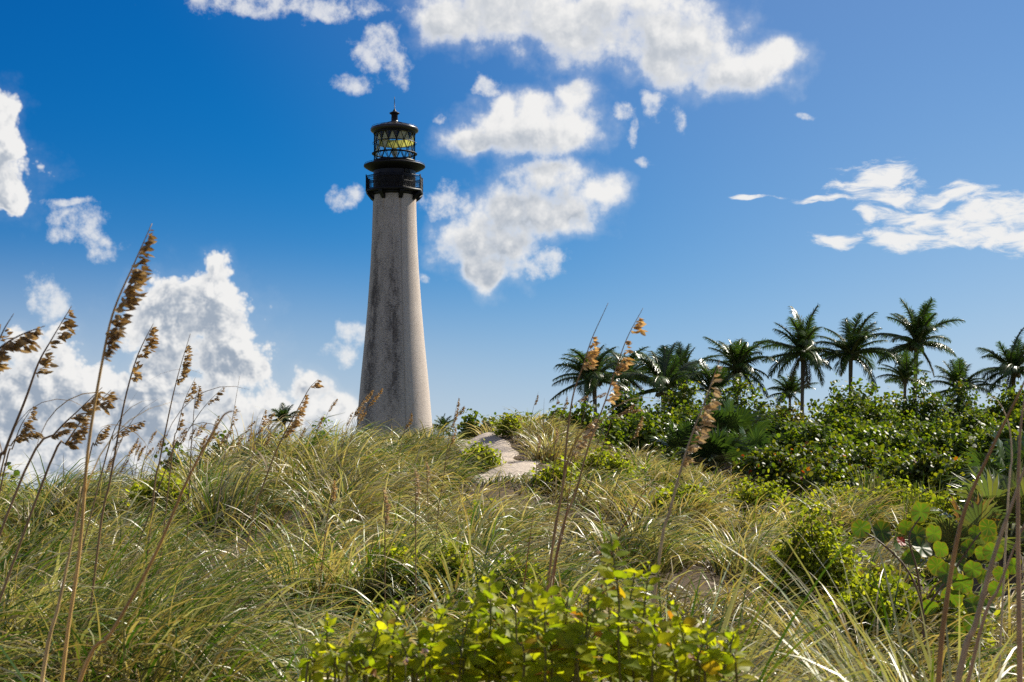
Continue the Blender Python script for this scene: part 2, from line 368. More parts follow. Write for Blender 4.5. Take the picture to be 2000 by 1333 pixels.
o = grid_sheet('path', Xp, DD, ground(Xp, DD) + 0.012 + (foot * 1.2) * np.clip(edgeE * 3, 0, 1) - 0.07 * (1 - np.clip(edgeE * 9, 0, 1)), sand_mat('path_sand', (0.80, 0.68, 0.56), 0.28)); o['kind'] = 'structure'
def on_path(x, y, m=0.0):
    px = 1000 + x / np.maximum(y, 1) * F
    return (y > 20.7) & (y < 40) & (px > np.interp(y, PD, PL) - m) & (px < np.interp(y, PD, PR) + m)
# ------------------------------------------------------------------ the lighthouse
def lighthouse():
    D = 149.0; S = D / F; cx = (770.6 - 1000) / F * D; base = gz(cx, D)
    T = thing('lighthouse', 'tall whitewashed brick lighthouse with stained shaft and black iron lantern', 'lighthouse', (cx, D, 0))
    Zp = lambda py: EYE + (HOR - py) * S                     # height of a photo row on the tower axis
    zz = lambda yz: Zp(180 + yz / 5.795); rz_ = lambda r: r / 5.795 * S
    # shaft, flared at the foot
    py = np.array([380, 416, 470, 524, 600, 668, 740, 790, 830, 880, 930.]); hw = np.array([42.0, 42.6, 44.4, 47.2, 52.6, 58.6, 65.8, 70.2, 73.6, 77.5, 81.])
    zc = [Zp(p) for p in py][::-1]; hc = list(hw[::-1] * S)
    zs = np.linspace(base - 0.3, Zp(378), 170); zr = np.interp(zs, [base - 0.3] + zc, [hc[0] + 0.3] + hc)
    n = 128; a = np.arange(n) * 2 * math.pi / n
    A, Zs = np.meshgrid(a, zs); Rr = np.repeat(zr[:, None], n, 1)
    ph = (np.degrees(A) + 90 + 180) % 360 - 180                # 0 faces the dunes, + to the right
    v = np.stack([Rr * np.cos(A), Rr * np.sin(A), Zs], 2).reshape(-1, 3)
    rowp = HOR - (Zs - EYE) / S
    bell = lambda x, c, w: np.exp(-((x - c) / w) ** 2)
    st = 0.75 * bell(ph, 3, 14) * np.interp(rowp, [440, 560, 620, 720, 790, 850], [.25, .7, 1, .9, .55, .35])
    st += 0.7 * bell(ph, -47, 15) * np.interp(rowp, [380, 470, 580, 660, 760, 850], [.2, .5, .95, .9, .8, .4])
    st += 0.45 * bell(ph, -25, 30) * np.interp(rowp, [380, 450, 560, 850], [.55, .5, .6, .4]) + 0.22
    st += 0.5 * bell(ph, 120, 25) * 0.8 + 0.5 * bell(ph, 200, 30)
    rust = np.zeros_like(st)
    for pc in (-26.5, 18.5, 63.5, -71.5, 108, 153): rust += bell(ph, pc, 2.4) * np.interp(rowp, [378, 386, 410, 440], [1, .8, .3, 0])
    rust += 0.6 * bell(ph, 70, 18) * np.interp(rowp, [378, 390, 420], [.9, .4, 0])
    mb = MB(); i = np.arange(len(zs) - 1)[:, None]; j = np.arange(n)[None, :]; j2 = (j + 1) % n
    mb.add(v, np.stack([i * n + j, i * n + j2, (i + 1) * n + j2, (i + 1) * n + j], 2).reshape(-1, 4),
           np.stack([np.clip(st, 0, 1), np.clip(rust, 0, 1), st * 0], 2).reshape(-1, 3))
    m, N, b, out = mat('whitewashed_brick'); tc = N.node('ShaderNodeTexCoord'); P = tc.outputs['Object']
    sp = N.node('ShaderNodeSeparateXYZ'); N.put(sp.inputs[0], P)
    an = N.math('MULTIPLY', N.math('ARCTAN2', sp.outputs[0], sp.outputs[1]), 2.6)
    uv = N.comb(an, sp.outputs[2], 0.0)
    br = N.node('ShaderNodeTexBrick'); N.put(br.inputs['Vector'], uv); br.inputs['Scale'].default_value = 1.0
    br.inputs['Brick Width'].default_value = 0.30; br.inputs['Row Height'].default_value = 0.105; br.inputs['Mortar Size'].default_value = 0.012
    br.inputs['Mortar Smooth'].default_value = 0.5
    at_ = N.node('ShaderNodeAttribute', attribute_name='Col'); ac = N.node('ShaderNodeSeparateColor'); N.put(ac.inputs[0], at_.outputs['Color'])
    blotch = N.noise(N.vmath('MULTIPLY', uv, (1.3, 0.55, 1)), 1.0, 6, 0.65).outputs['Fac']
    fine = N.noise(N.vmath('MULTIPLY', uv, (4.0, 15.0, 1)), 1.0, 4, 0.7).outputs['Fac']
    streak = N.noise(N.vmath('MULTIPLY', uv, (3.2, 0.12, 1)), 1.0, 4, 0.6).outputs['Fac']
    c = N.mix(N.smooth(blotch, 0.3, 0.7), C4(0.66, 0.555, 0.485), C4(0.82, 0.71, 0.625))
    c = N.mix(N.math('MULTIPLY', N.smooth(streak, 0.45, 0.75), 0.35), c, C4(0.52, 0.47, 0.42))
    dark = N.math('MULTIPLY', ac.outputs[0], N.math('MULTIPLY_ADD', N.smooth(blotch, 0.32, 0.6), 0.65, 0.35))
    c = N.mix(N.math('MULTIPLY', dark, 0.78), c, C4(0.20, 0.165, 0.155))
    sk = N.smooth(N.math('ADD', fine, N.math('MULTIPLY', dark, 0.30)), 0.62, 0.80)
    c = N.mix(N.math('MULTIPLY', sk, 0.7), c, C4(0.045, 0.035, 0.033))
    c = N.mix(N.math('MULTIPLY', ac.outputs[1], N.smooth(fine, 0.35, 0.6)), c, C4(0.42, 0.22, 0.07))
    N.put(b.inputs['Base Color'], c); b.inputs['Roughness'].default_value = 0.9; b.inputs['Specular IOR Level'].default_value = 0.2
    bp = N.node('ShaderNodeBump'); bp.inputs['Strength'].default_value = 0.6; bp.inputs['Distance'].default_value = 0.03
    N.put(bp.inputs['Height'], N.math('ADD', N.math('MULTIPLY', br.outputs['Fac'], -0.5), N.math('MULTIPLY', fine, 0.8))); N.l.new(bp.outputs[0], b.inputs['Normal'])
    shaft = mb.build('tower_shaft', m, T, True)
    pol = lambda r, deg, z: (r * math.sin(R(deg)), -r * math.cos(R(deg)), z)
    mb = MB(); zt = np.linspace(base, Zp(380), 60); rr = np.interp(zt, [base - 0.3] + zc, [hc[0] + 0.3] + hc) + 0.02
    mb.tube([pol(r, 21, z) for r, z in zip(rr, zt)], 0.022, 6); mb.build('conductor_cable', plain_mat('grey_cable', (0.42, 0.36, 0.30), 0.6), shaft)
    K = M_BLACK
    # main gallery: octagonal deck on eight brackets, railing of ornamented panels
    OR = rz_(338); T0 = -3.0; rw = rz_(239); n8 = [22.5 + 45 * k + T0 for k in range(8)]
    mb = MB(); ph8 = R(-90 + 22.5 + T0)
    mb.lathe([(rw - 0.1, zz(1150)), (OR * 0.97, zz(1150)), (OR, zz(1143)), (OR, zz(1124)), (rw - 0.1, zz(1120))], 8, ph=ph8, closed=True)
    mb.lathe([(rw + 0.03, zz(1185)), (rw + 0.28, zz(1150)), (rw - 0.1, zz(1150)), (rw - 0.1, zz(1185))], 48, closed=True)
    gal = mb.build('gallery_deck', K, T)
    for dg in n8:
        mb = MB(); w = 0.17; d_ = np.array([math.sin(R(dg)), -math.cos(R(dg)), 0]); s_ = np.array([d_[1], -d_[0], 0])
        prof = [(rw - 0.12, zz(1150)), (OR * 0.97, zz(1150)), (OR * 0.95, zz(1172)), (rw + 0.42, zz(1205)), (rw + 0.06, zz(1240)), (rw - 0.12, zz(1240))]
        v = [d_ * r + s_ * sd * w + np.array([0, 0, z]) for sd in (-1, 1) for r, z in prof]; k = len(prof)
        mb.add(v, [[q, (q + 1) % k, k + (q + 1) % k, k + q] for q in range(k)])
        mb.f.append(np.array([list(range(k))])); mb.f.append(np.array([list(range(k, 2 * k))]))
        mb.build('bracket', K, gal)
    zt, zm, zb = zz(972), zz(1048), zz(1118)
    for q in range(8):
        a0 = np.array(pol(OR - 0.06, n8[q], 0)); a1 = np.array(pol(OR - 0.06, n8[(q + 1) % 8], 0))
        if q == 0: rail = None
        mb = MB()
        for z, t in ((zt, 0.035), (zm, 0.022), (zb, 0.022), (zt - 0.16, 0.018), (zm - 0.14, 0.016)): mb.tube([a0 + [0, 0, z], a1 + [0, 0, z]], t, 6)
        for k in range(1, 14):
            p = a0 + (a1 - a0) * k / 14.0
            mb.tube([p + [0, 0, zb], p + [0, 0, zt]], 0.014, 5)
            for zc_ in (zt - 0.08, zt - 0.36, zm - 0.07, zm - 0.33):
                mb.lathe([(0.0, -0.05), (0.04, 0), (0, 0.05)], 6); mb.v[-1] = mb.v[-1] + p + np.array([0, 0, zc_])
        mb.build('railing_panel', K, gal)
        mb = MB(); mb.box((a0[0], a0[1], (zt + zb) / 2 + 0.02), (0.09, 0.09, zt - zb + 0.2)); mb.build('railing_post', K, gal)
    # watch room drum with its window
    mb = MB(); mb.lathe([(rw - 0.06, zz(1150)), (rw, zz(1120)), (rw, zz(985)), (rw + 0.015, zz(980)), (rw + 0.015, zz(975)), (rw, zz(970)), (rw, zz(890))], 96)
    drum = mb.build('watch_room', plain_mat('black_iron', (0.010, 0.008, 0.011), 0.42, 0.4, 2, spec=0.35), T, True)
    m, N, b, out = mat('dark_glass'); N.put(b.inputs['Base Color'], C4(0.05, 0.06, 0.08)); b.inputs['Roughness'].default_value = 0.08
    for dg in (39, -141, 129):
        mb = MB(); zc_ = zz(912); h = 0.52; w = 0.5
        p = np.array(pol(rw + 0.02, dg, zc_)); mb.box(p, (w, 0.05, h), R(dg)); mb.build('window_pane', m, drum)
        mb = MB(); ux = np.array([math.cos(R(dg)), math.sin(R(dg)), 0]); q = np.array(pol(rw + 0.05, dg, zc_))
        for t in (-0.5, -0.17, 0.17, 0.5): mb.box(q + ux * t * w, (0.045, 0.05, h + 0.05), R(dg))
        for t in (-0.5, 0.0, 0.5): mb.box(q + np.array([0, 0, t * h]), (w + 0.05, 0.045, 0.045), R(dg))
        mb.build('window_frame', K, drum)
    # lantern gallery: a wide flared disc
    rl = rz_(231); mb = MB()
    mb.lathe([(rz_(238), zz(905)), (rz_(300), zz(880)), (rz_(340), zz(856)), (rz_(348), zz(848)), (rz_(348), zz(838)), (rz_(338), zz(832)), (rl - 0.1, zz(800))], 96)
    mb.build('lantern_gallery', K, T)
    mb = MB(); mb.ring(rz_(338), zz(822), 0.03, 64)
    mb.build('gallery_lip', K, T)
    # lantern: sill, rings and diamond glazing bars
    lz0, lz3 = zz(800), zz(470); lz1, lz2 = zz(703), zz(576)
    lan = MB(); lan.ring(rl, lz0 + 0.05, 0.10, 96, h=0.16); lan.ring(rl, lz3, 0.12, 96, h=0.16)
    lan = lan.build('lantern_frame', K, T)
    mb = MB(); mb.ring(rl + 0.07, lz1, 0.26, 96, h=0.05); mb.ring(rl + 0.01, lz1, 0.09, 96, h=0.13); mb.build('catwalk_ring', K, lan)
    mb = MB(); mb.ring(rl, lz2, 0.07, 96, h=0.07); mb.ring(rl + 0.13, lz2 - 0.06, 0.018, 64)
    for dg in range(0, 360, 45): mb.tube([pol(rl, dg, lz2 + 0.06), pol(rl + 0.13, dg, lz2 + 0.0), pol(rl + 0.13, dg, lz2 - 0.1), pol(rl, dg, lz2 - 0.2)], 0.012, 5)
    mb.build('hand_ring', K, lan)
    nb = 16; step = 360.0 / nb
    for k in range(nb):
        d0 = -2 + k * step; mb = MB()
        for (za, zb2, o) in ((lz0, lz1, 0), (lz1, lz2, 0.5), (lz2, lz3, 0)):
            mid = (d0 + step * o); 
            mb.tube([pol(rl, mid, zb2), pol(rl, mid - step / 2, za)], 0.030, 5); mb.tube([pol(rl, mid, zb2), pol(rl, mid + step / 2, za)], 0.030, 5)
        mb.build('glazing_bar', K, lan)
    m, N, b, out = mat('lantern_glass')
    tr = N.node('ShaderNodeBsdfTransparent'); tr.inputs[0].default_value = C4(0.90, 0.96, 0.95)
    gl = N.node('ShaderNodeBsdfGlossy'); gl.inputs['Roughness'].default_value = 0.03
    fr = N.node('ShaderNodeLayerWeight'); fr.inputs['Blend'].default_value = 0.25
    x = N.node('ShaderNodeMixShader'); N.put(x.inputs[0], N.math('MULTIPLY_ADD', fr.outputs['Fresnel'], 0.35, 0.03)); N.l.new(tr.outputs[0], x.inputs[1]); N.l.new(gl.outputs[0], x.inputs[2]); N.l.new(x.outputs[0], out.inputs[0])
    mb = MB(); mb.lathe([(rl - 0.03, lz0), (rl - 0.03, lz3)], 64); mb.build('glass_pane', m, lan)
    # cream blinds hung inside some triangles, a yellow blind round the far side, the lamp in the middle
    cream = leaf_mat('cream_blind', 0.5, 0.8, (1.0, 0.95, 0.75), 0.2, 0.08, 3)
    k = 0
    for dg, za, zb2, up in ((-2, lz2, lz3, 1), (20.5, lz2, lz3, 1), (-24.5, lz2, lz3, 1), (-47, lz2, lz3, 1), (43, lz2, lz3, 1), (65.5, lz2, lz3, 1), (-69.5, lz2, lz3, 1), (88, lz2, lz3, 1), (-92, lz2, lz3, 1), (31.8, lz2, lz3, -1),
                            (-24.5, lz1, lz2, -1), (-69.5, lz0, lz1, -1), (-58.2, lz1, lz2, 1), (54, lz0, lz1, 1)):
        mb = MB(); r_ = rl - 0.07; p0, p1 = (za, zb2) if up > 0 else (zb2, za)
        mb.add([pol(r_, dg - step / 2, p0), pol(r_, dg + step / 2, p0), pol(r_, dg, p1)], [[0, 1, 2]], (0.85, 0.75, 0.50)); mb.build('window_blind', cream, lan)
    mb = MB(); aa = np.radians(np.arange(95, 245, 6)); za, zb2 = zz(590), zz(500); r_ = rl - 0.12
    mb.add([pol(r_, math.degrees(t), z) for t in aa for z in (za, zb2)], [[2 * q, 2 * q + 2, 2 * q + 3, 2 * q + 1] for q in range(len(aa) - 1)], (0.88, 0.78, 0.22)); mb.build('yellow_blind', cream, lan)
    mb = MB(); mb.lathe([(0.01, zz(800)), (0.16, zz(795)), (0.12, zz(740)), (0.12, zz(720))], 16)
    lamp = mb.build('lamp_stand', M_BRASS, T, True)
    m, N, b, out = mat('lens_glass'); N.put(b.inputs['Base Color'], C4(0.55, 0.52, 0.35)); b.inputs['Roughness'].default_value = 0.15
    mb = MB(); pr = []
    for q in range(13): pr += [(0.20 + 0.10 * math.sin(math.pi * q / 12), zz(720) + q * 0.052), (0.17 + 0.10 * math.sin(math.pi * q / 12), zz(720) + q * 0.052 + 0.03)]
    mb.lathe([(0.01, zz(722))] + pr + [(0.01, zz(720) + 0.68)], 24); mb.build('lens', m, lamp)
    # roof, rail round it, ventilator, rod
    mb = MB(); ro = rz_(272)
    mb.lathe([(rl - 0.12, zz(470)), (rl + 0.1, zz(462)), (ro - 0.03, zz(448)), (ro, zz(438)), (ro, zz(425)), (ro - 0.05, zz(414)), (rz_(225), zz(400)), (rz_(120), zz(366)), (rz_(60), zz(346)), (rz_(42), zz(338)), (rz_(38), zz(326))], 96)
    m2 = plain_mat('roof_iron', (0.035, 0.028, 0.026), 0.33, 0.5, 2.5)
    roof = mb.build('roof', m2, T)
    mb = MB()
    for k in range(16): mb.tube([pol(rz_(60), k * 22.5 + 5, zz(345)), pol(rz_(225), k * 22.5 + 5, zz(399))], 0.025, 5)
    mb.build('roof_rib', m2, roof)
    mb = MB(); mb.ring(ro - 0.12, zz(414) + 0.12, 0.022, 64)
    for k in range(16): mb.tube([pol(ro - 0.12, k * 22.5, zz(414) - 0.02), pol(ro - 0.12, k * 22.5, zz(414) + 0.12)], 0.012, 5)
    mb.build('roof_rail', K, roof)
    mb = MB(); mb.lathe([(rz_(38), zz(335)), (rz_(36), zz(262)), (rz_(40), zz(258)), (rz_(57), zz(246)), (rz_(58), zz(238)), (rz_(40), zz(230)), (rz_(22), zz(222)), (rz_(17), zz(212)), (rz_(10), zz(200)), (rz_(8), zz(192)), (0.01, zz(190))], 32)
    vent = mb.build('ventilator', K, T, True)
    mb = MB(); mb.tube([(0, 0, zz(196)), (0, 0, zz(100)), (0, 0, zz(56))], [0.035, 0.03, 0.022], 6); mb.build('lightning_rod', K, T)
lighthouse()
# ------------------------------------------------------------------ dune grass
def ribbons(mb, base, az, length, th0, th1, width, col0, col1, segs=5, power=1.4, twist=None, keel=0.0):
    """many grass blades at once: each a tapering ribbon that leaves the ground at th0 from upright and bends over by th1"""
    n = len(base); s = np.linspace(0, 1, segs + 1); ds = length[:, None] / segs
    th = th0[:, None] + th1[:, None] * (s[None, :] ** power)
    thm = 0.5 * (th[:, 1:] + th[:, :-1])
    r = np.concatenate([np.zeros((n, 1)), np.cumsum(np.sin(thm) * ds, 1)], 1); z = np.concatenate([np.zeros((n, 1)), np.cumsum(np.cos(thm) * ds, 1)], 1)
    ca, sa = np.cos(az)[:, None], np.sin(az)[:, None]
    drift = (rs.rand(n)[:, None] - 0.5) * 0.18 * length[:, None] * (s ** 2)[None, :]
    cx = base[:, 0:1] + r * ca - drift * sa; cy = base[:, 1:2] + r * sa + drift * ca; cz = base[:, 2:3] + z
    if twist is None: twist = (rs.rand(n) - 0.5) * 2.2
    tw = twist[:, None] * (0.3 + 0.7 * s[None, :])
    nx, nz = -np.cos(th), np.sin(th)                       # blade normal in its bending plane
    sx = -sa * np.cos(tw) + nx * ca * np.sin(tw); sy = ca * np.cos(tw) + nx * sa * np.sin(tw); sz = nz * np.sin(tw)
    w = 0.5 * width[:, None] * (np.clip(1 - s[None, :], 0, 1) ** 0.6 * (0.65 + 0.35 * np.clip(s * 5, 0, 1))[None, :] + 0.04)
    a = np.stack([cx - sx * w, cy - sy * w, cz - sz * w], 2); b = np.stack([cx + sx * w, cy + sy * w, cz + sz * w], 2)
    v = np.stack([a, b], 2).reshape(n, -1, 3)
    m = 2 * (segs + 1); k = np.arange(segs)
    f = np.stack([2 * k, 2 * k + 1, 2 * k + 3, 2 * k + 2], 1)[None] + (np.arange(n) * m)[:, None, None]
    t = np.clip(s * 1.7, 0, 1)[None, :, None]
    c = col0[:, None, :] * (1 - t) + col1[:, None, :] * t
    mb.add(v.reshape(-1, 3), f.reshape(-1, 4), np.repeat(c, 2, 1).reshape(-1, 3))

G_GREEN = np.array([(0.060, 0.105, 0.020), (0.085, 0.130, 0.026), (0.050, 0.090, 0.028), (0.11, 0.145, 0.035)])
G_SILV_GLEAM = np.array([(0.17, 0.20, 0.115), (0.21, 0.225, 0.14)])
G_STRAW = np.array([(0.34, 0.255, 0.125), (0.42, 0.33, 0.18), (0.26, 0.18, 0.09), (0.30, 0.24, 0.10)])
G_GREEN = np.array([(0.060, 0.125, 0.010), (0.095, 0.165, 0.014), (0.045, 0.10, 0.014), (0.14, 0.20, 0.02)]); G_SILV_GLEAM = np.array([(0.40, 0.39, 0.18), (0.48, 0.46, 0.26)]); G_STRAW = np.array([(0.54, 0.43, 0.21), (0.62, 0.52, 0.30), (0.40, 0.29, 0.13), (0.44, 0.36, 0.14)])
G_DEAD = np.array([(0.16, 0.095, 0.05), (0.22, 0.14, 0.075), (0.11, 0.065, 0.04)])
def pick(pal, n): return pal[rs.randint(len(pal), size=n)] * (0.8 + 0.4 * rs.rand(n, 1))
def blade_colours(n, straw):
    """straw: chance 0..1 that a blade has dried"""
    c0 = pick(G_GREEN, n); c1 = pick(G_GREEN, n) * 1.25; r = rs.rand(n); u = rs.rand(n)
    sv = r < 0.38; c1[sv] = pick(G_SILV_GLEAM, n)[sv]  # silver tips, and straw ones below, carry painted highlights of arched blades
    tip = (u < straw * 0.9); c1[tip] = pick(G_STRAW, n)[tip]
    dry = rs.rand(n) < straw * 0.75; c0[dry] = pick(G_STRAW, n)[dry] * 0.75; c1[dry] = pick(G_STRAW, n)[dry]
    sh = rs.rand(n) < 0.7; c0[sh] = 0.35 * c0[sh] + 0.65 * pick(G_DEAD, n)[sh] * 0.6      # old brown sheaths at the foot, with shade towards the ground painted in
    return c0, c1

# where shrubs stand the grass keeps away: (px, distance, radius m)
BARE = [(1590, 10.2, .45), (1720, 7.9, .35), (1700, 13.3, .7), (1870, 11.5, .9), (1930, 12.5, .9), (1590, 10.6, .30), (1840, 8.3, .28), (1720, 8.3, .25)]
def grass_field(name, d0, d1, dens, per, segs, wid, lo=-420, hi=2420):
    mb = MB(); area = (hi - lo) / F * (d1 ** 2 - d0 ** 2) / 2; n = int(area * dens)
    d = np.sqrt(rs.rand(n) * (d1 ** 2 - d0 ** 2) + d0 ** 2); px = lo + rs.rand(n) * (hi - lo)
    x = (px - 1000) / F * d; keep = ~on_path(x, d, -4) & ~on_path(x + 0.09, d - 0.2, -2)
    # the right-hand slope beyond 24 m is shrub
    lim = np.interp(px, [1200, 1330, 1420, 1520, 1700, 2160], [60, 33, 27.5, 23.5, 21, 20]); keep &= d < lim
    for bp, bd, br in BARE: keep &= np.hypot(x - (bp - 1000) / F * bd, d - bd) > br
    x, d, px = x[keep], d[keep], px[keep]; n = len(x)
    big = np.where(rs.rand(n) < 0.24, 1.35 + 0.4 * rs.rand(n), 0.4 + 0.35 * rs.rand(n))                                 # a few great tussocks, many small tufts
    hs = (0.45 + 0.80 * vnoise(x * 0.85 + 30, d * 0.65 + 30, 3)) * (0.48 + 0.60 * big)
    hs = np.minimum(hs, 1.15)
    near_path = (px > np.interp(d, PD, PL) - 45) & (px < np.interp(d, PD, PR) + 14) & (d > 15.5) & (d < 33)
    hs = np.where(near_path, np.minimum(hs * 0.6, np.where(d < 20, 0.40, 0.30)), hs); hs *= 1.0 * np.interp(px, [0, 500, 900, 1100, 2000], [0.80, 0.90, 0.84, 0.74, 0.66]) * np.interp(d, [3, 8, 20, 30], [0.84, 0.95, 0.98, 0.85])
    hs = np.where(on_path(x, d, 6), hs * 0.5, hs)
    straw = np.clip(0.0 + 0.5 * vnoise(x * 0.5 + 7, d * 0.33 + 3, 8) * np.interp(px, [0, 700, 1300, 2000], [0.5, 0.75, 1.25, 1.2]) + np.where(big > 1, 0.30, 0.55) * rs.rand(n) ** 1.5, 0, 0.92)
    shade_ = np.where(big > 1, 0.65 + 0.75 * rs.rand(n), 0.45 + 0.6 * rs.rand(n))
    k = np.maximum((per * hs * big ** 2 * 1.15).astype(int), 22)
    I = np.repeat(np.arange(n), k); m = len(I)
    rad = 0.10 + 0.15 * big
    sp = rad[I] * np.sqrt(rs.rand(m)); an = rs.rand(m) * 2 * math.pi
    bx = x[I] + sp * np.cos(an); by = d[I] + sp * np.sin(an); b = np.stack([bx, by, ground(bx, by) - 0.02], 1)
    wind = (vnoise(x * 0.35 + 9, d * 0.3 + 5, 21) - 0.5) * 1.2 - 0.1 + rs.randn(n) * 0.45
    mixw = rs.rand(m) < 0.62
    az = np.where(mixw, wind[I] + rs.randn(m) * 0.38, an + rs.randn(m) * 0.5)
    ln = hs[I] * (0.62 + 0.5 * rs.rand(m)) * (1.05 - 0.35 * (sp / rad[I]) ** 2)
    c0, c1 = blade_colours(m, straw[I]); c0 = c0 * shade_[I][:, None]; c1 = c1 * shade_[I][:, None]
    wide = rs.rand(m) < 0.05; c1[wide] = pick(G_SILV_GLEAM, m)[wide]; ww = np.where(wide, 1.7, 1.0)
    th1 = 1.05 + 1.5 * rs.rand(m); th1[~mixw] *= 0.8
    ribbons(mb, b, az, ln, np.abs(rs.randn(m)) * 0.16 + 0.35 * sp / rad[I], th1, wid * ww * (0.55 + 0.8 * rs.rand(m)), c0, c1, segs, 1.9)
    # thatch: dead blades lying low in the tuft, deep shade painted into their colour
    q = rs.rand(m) < 0.40; I2 = I[q]; m2 = len(I2); an2 = rs.rand(m2) * 2 * math.pi
    ribbons(mb, b[q], an2, ln[q] * (0.35 + 0.35 * rs.rand(m2)), 0.3 + 0.8 * rs.rand(m2), 0.7 + 1.0 * rs.rand(m2), wid * (0.5 + 0.5 * rs.rand(m2)), pick(G_DEAD, m2) * 0.45, pick(G_DEAD, m2) * 0.85, max(segs - 2, 3))
    o = mb.build(name, M_GRASS); o['kind'] = 'stuff'
    return o
grass_field('foreground_grass', 2.9, 7.5, 6.6, 120, 8, 0.0118)
grass_field('dune_grass', 7.5, 17.0, 4.2, 108, 7, 0.0148)
grass_field('crest_grass', 17.0, 40.0, 3.4, 95, 5, 0.0200)

def clump(name, label, px, d, n, ln, wid, az0, azs, straw=0.2, r=0.12, bend=(0.6, 1.4), col=None, group='large grass clumps in the foreground', segs=9):
    x = (px - 1000) / F * d; T = thing(name, label, 'grass clump', (x, d, gz(x, d)), 0, group)
    mb = MB(); a = rs.rand(n) * 2 * math.pi; q = r * np.sqrt(rs.rand(n))
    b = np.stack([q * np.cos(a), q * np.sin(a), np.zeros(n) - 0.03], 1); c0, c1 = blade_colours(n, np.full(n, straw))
    if col is not None:
        k = rs.rand(n) < 0.7; c0[k] = pick(col, n)[k] * 0.8; c1[k] = pick(col, n)[k]
    ribbons(mb, b, az0 + rs.randn(n) * azs, ln * (0.55 + 0.5 * rs.rand(n)), np.abs(rs.randn(n)) * 0.2 + 0.05, bend[0] + (bend[1] - bend[0]) * rs.rand(n), wid * (0.6 + 0.7 * rs.rand(n)), c0, c1, segs, 1.6)
    mb.build('blades', M_GRASS, T)
    mb = MB(); m = n // 2; a = rs.rand(m) * 2 * math.pi
    ribbons(mb, b[:m], a, ln * 0.5 * (0.6 + 0.5 * rs.rand(m)), 0.5 + 0.6 * rs.rand(m), 0.6 + rs.rand(m), wid * 0.7 * np.ones(m), pick(G_DEAD, m), pick(G_DEAD, m) * 1.2, 5)
    mb.build('dead_blades', M_GRASS, T)
clump('grass_clump', 'big swept green grass tussock in the left foreground, its blades arching right', 225, 6.4, 430, 1.12, 0.0075, -0.1, 0.55, 0.15, 0.26, (0.9, 1.7))
clump('grass_clump', 'dark green grass tussock at the far left edge with blades arching to the right', 30, 6.0, 300, 0.98, 0.0070, 0.0, 0.6, 0.2, 0.25, (0.9, 1.8))
clump('grass_clump', 'tall upright green clump whose two longest blades rise beside a cream seed head', 1312, 3.9, 30, 1.05, 0.013, -0.2, 0.8, 0.05, 0.05, (0.3, 1.2))
clump('grass_clump', 'wide bladed clump arching right just behind the leafy yellow green shrubs', 1340, 4.0, 90, 0.86, 0.013, -0.1, 0.45, 0.25, 0.07, (0.8, 1.8), G_SILV_GLEAM * 1.1)
clump('grass_clump', 'spiky silver green clump of stiff blades in the lower right corner', 1840, 3.8, 130, 0.80, 0.013, 2.6, 1.2, 0.1, 0.09, (0.4, 1.6), G_SILV_GLEAM * 1.15)
clump('grass_clump', 'pale clump with long blades leaning left beside the tan reed stalks', 1760, 4.2, 50, 0.95, 0.009, 2.9, 0.5, 0.4, 0.08, (0.5, 1.2), G_SILV_GLEAM)
clump('grass_clump', 'straw and green clump at the bottom edge between shrubs and silver clump', 1570, 3.7, 60, 0.66, 0.007, 0.2, 0.9, 0.55, 0.10, (0.8, 1.7))
clump('grass_clump', 'blue green clump with thin upright blades left of the leafy shrubs', 640, 4.6, 90, 0.72, 0.007, 0.3, 0.8, 0.1, 0.12, (0.5, 1.3), np.array([(0.07, 0.12, 0.06), (0.10, 0.15, 0.08)]))
clump('grass_clump', 'grass clump at the bottom left corner under the dry stalks', 150, 4.3, 120, 0.70, 0.0065, 0.1, 0.7, 0.3, 0.15, (0.8, 1.7))

# ------------------------------------------------------------------ sea oats
BROWN = np.array([(0.32, 0.21, 0.07), (0.43, 0.29, 0.12), (0.23, 0.145, 0.055), (0.52, 0.38, 0.19)]); CREAM = np.array([(0.55, 0.42, 0.24), (0.47, 0.33, 0.17), (0.62, 0.50, 0.32)])
TAN = np.array([(0.36, 0.235, 0.10), (0.42, 0.29, 0.14)])
def husks(mb, P, D_, size, pal):
    """flat oat spikelets: lens shaped, six sided, slightly boat bent"""
    n = len(P); D_ = D_ / np.linalg.norm(D_, axis=1)[:, None]; q = rs.randn(n, 3); S = np.cross(D_, q); S /= np.linalg.norm(S, axis=1)[:, None]; U = np.cross(S, D_)
    t = np.array([(0, 0, 0), (.3, .30, .05), (.65, .24, .07), (1, 0, 0), (.65, -.24, .07), (.3, -.30, .05), (.45, 0, -.06)])
    v = P[:, None] + size[:, None, None] * (D_[:, None] * t[None, :, 0:1] + S[:, None] * t[None, :, 1:2] * 0.72 + U[:, None] * t[None, :, 2:3])
    f = np.array([(0, 1, 6), (1, 2, 6), (2, 3, 6), (3, 4, 6), (4, 5, 6), (5, 0, 6)])[None] + (np.arange(n) * 7)[:, None, None]
    mb.add(v.reshape(-1, 3), f.reshape(-1, 3), np.repeat(pick(pal, n), 7, 0))
def spline(P, n):
    """smooth curve through the given points"""
    P = np.asarray(P, float); m = len(P)
    if m == 2: return P[0] + (P[1] - P[0]) * np.linspace(0, 1, n)[:, None]
    Q = np.concatenate([[2 * P[0] - P[1]], P, [2 * P[-1] - P[-2]]]); out = []
    for u in np.linspace(0, m - 1 - 1e-9, n):
        i = int(u); t = u - i; a, b, c, d = Q[i:i + 4]
        out.append(0.5 * (2 * b + (c - a) * t + (2 * a - 5 * b + 4 * c - d) * t * t + (3 * b - a - 3 * c + d) * t ** 3))
    return np.array(out)
OATS = 'sea oats standing above the dune grass'
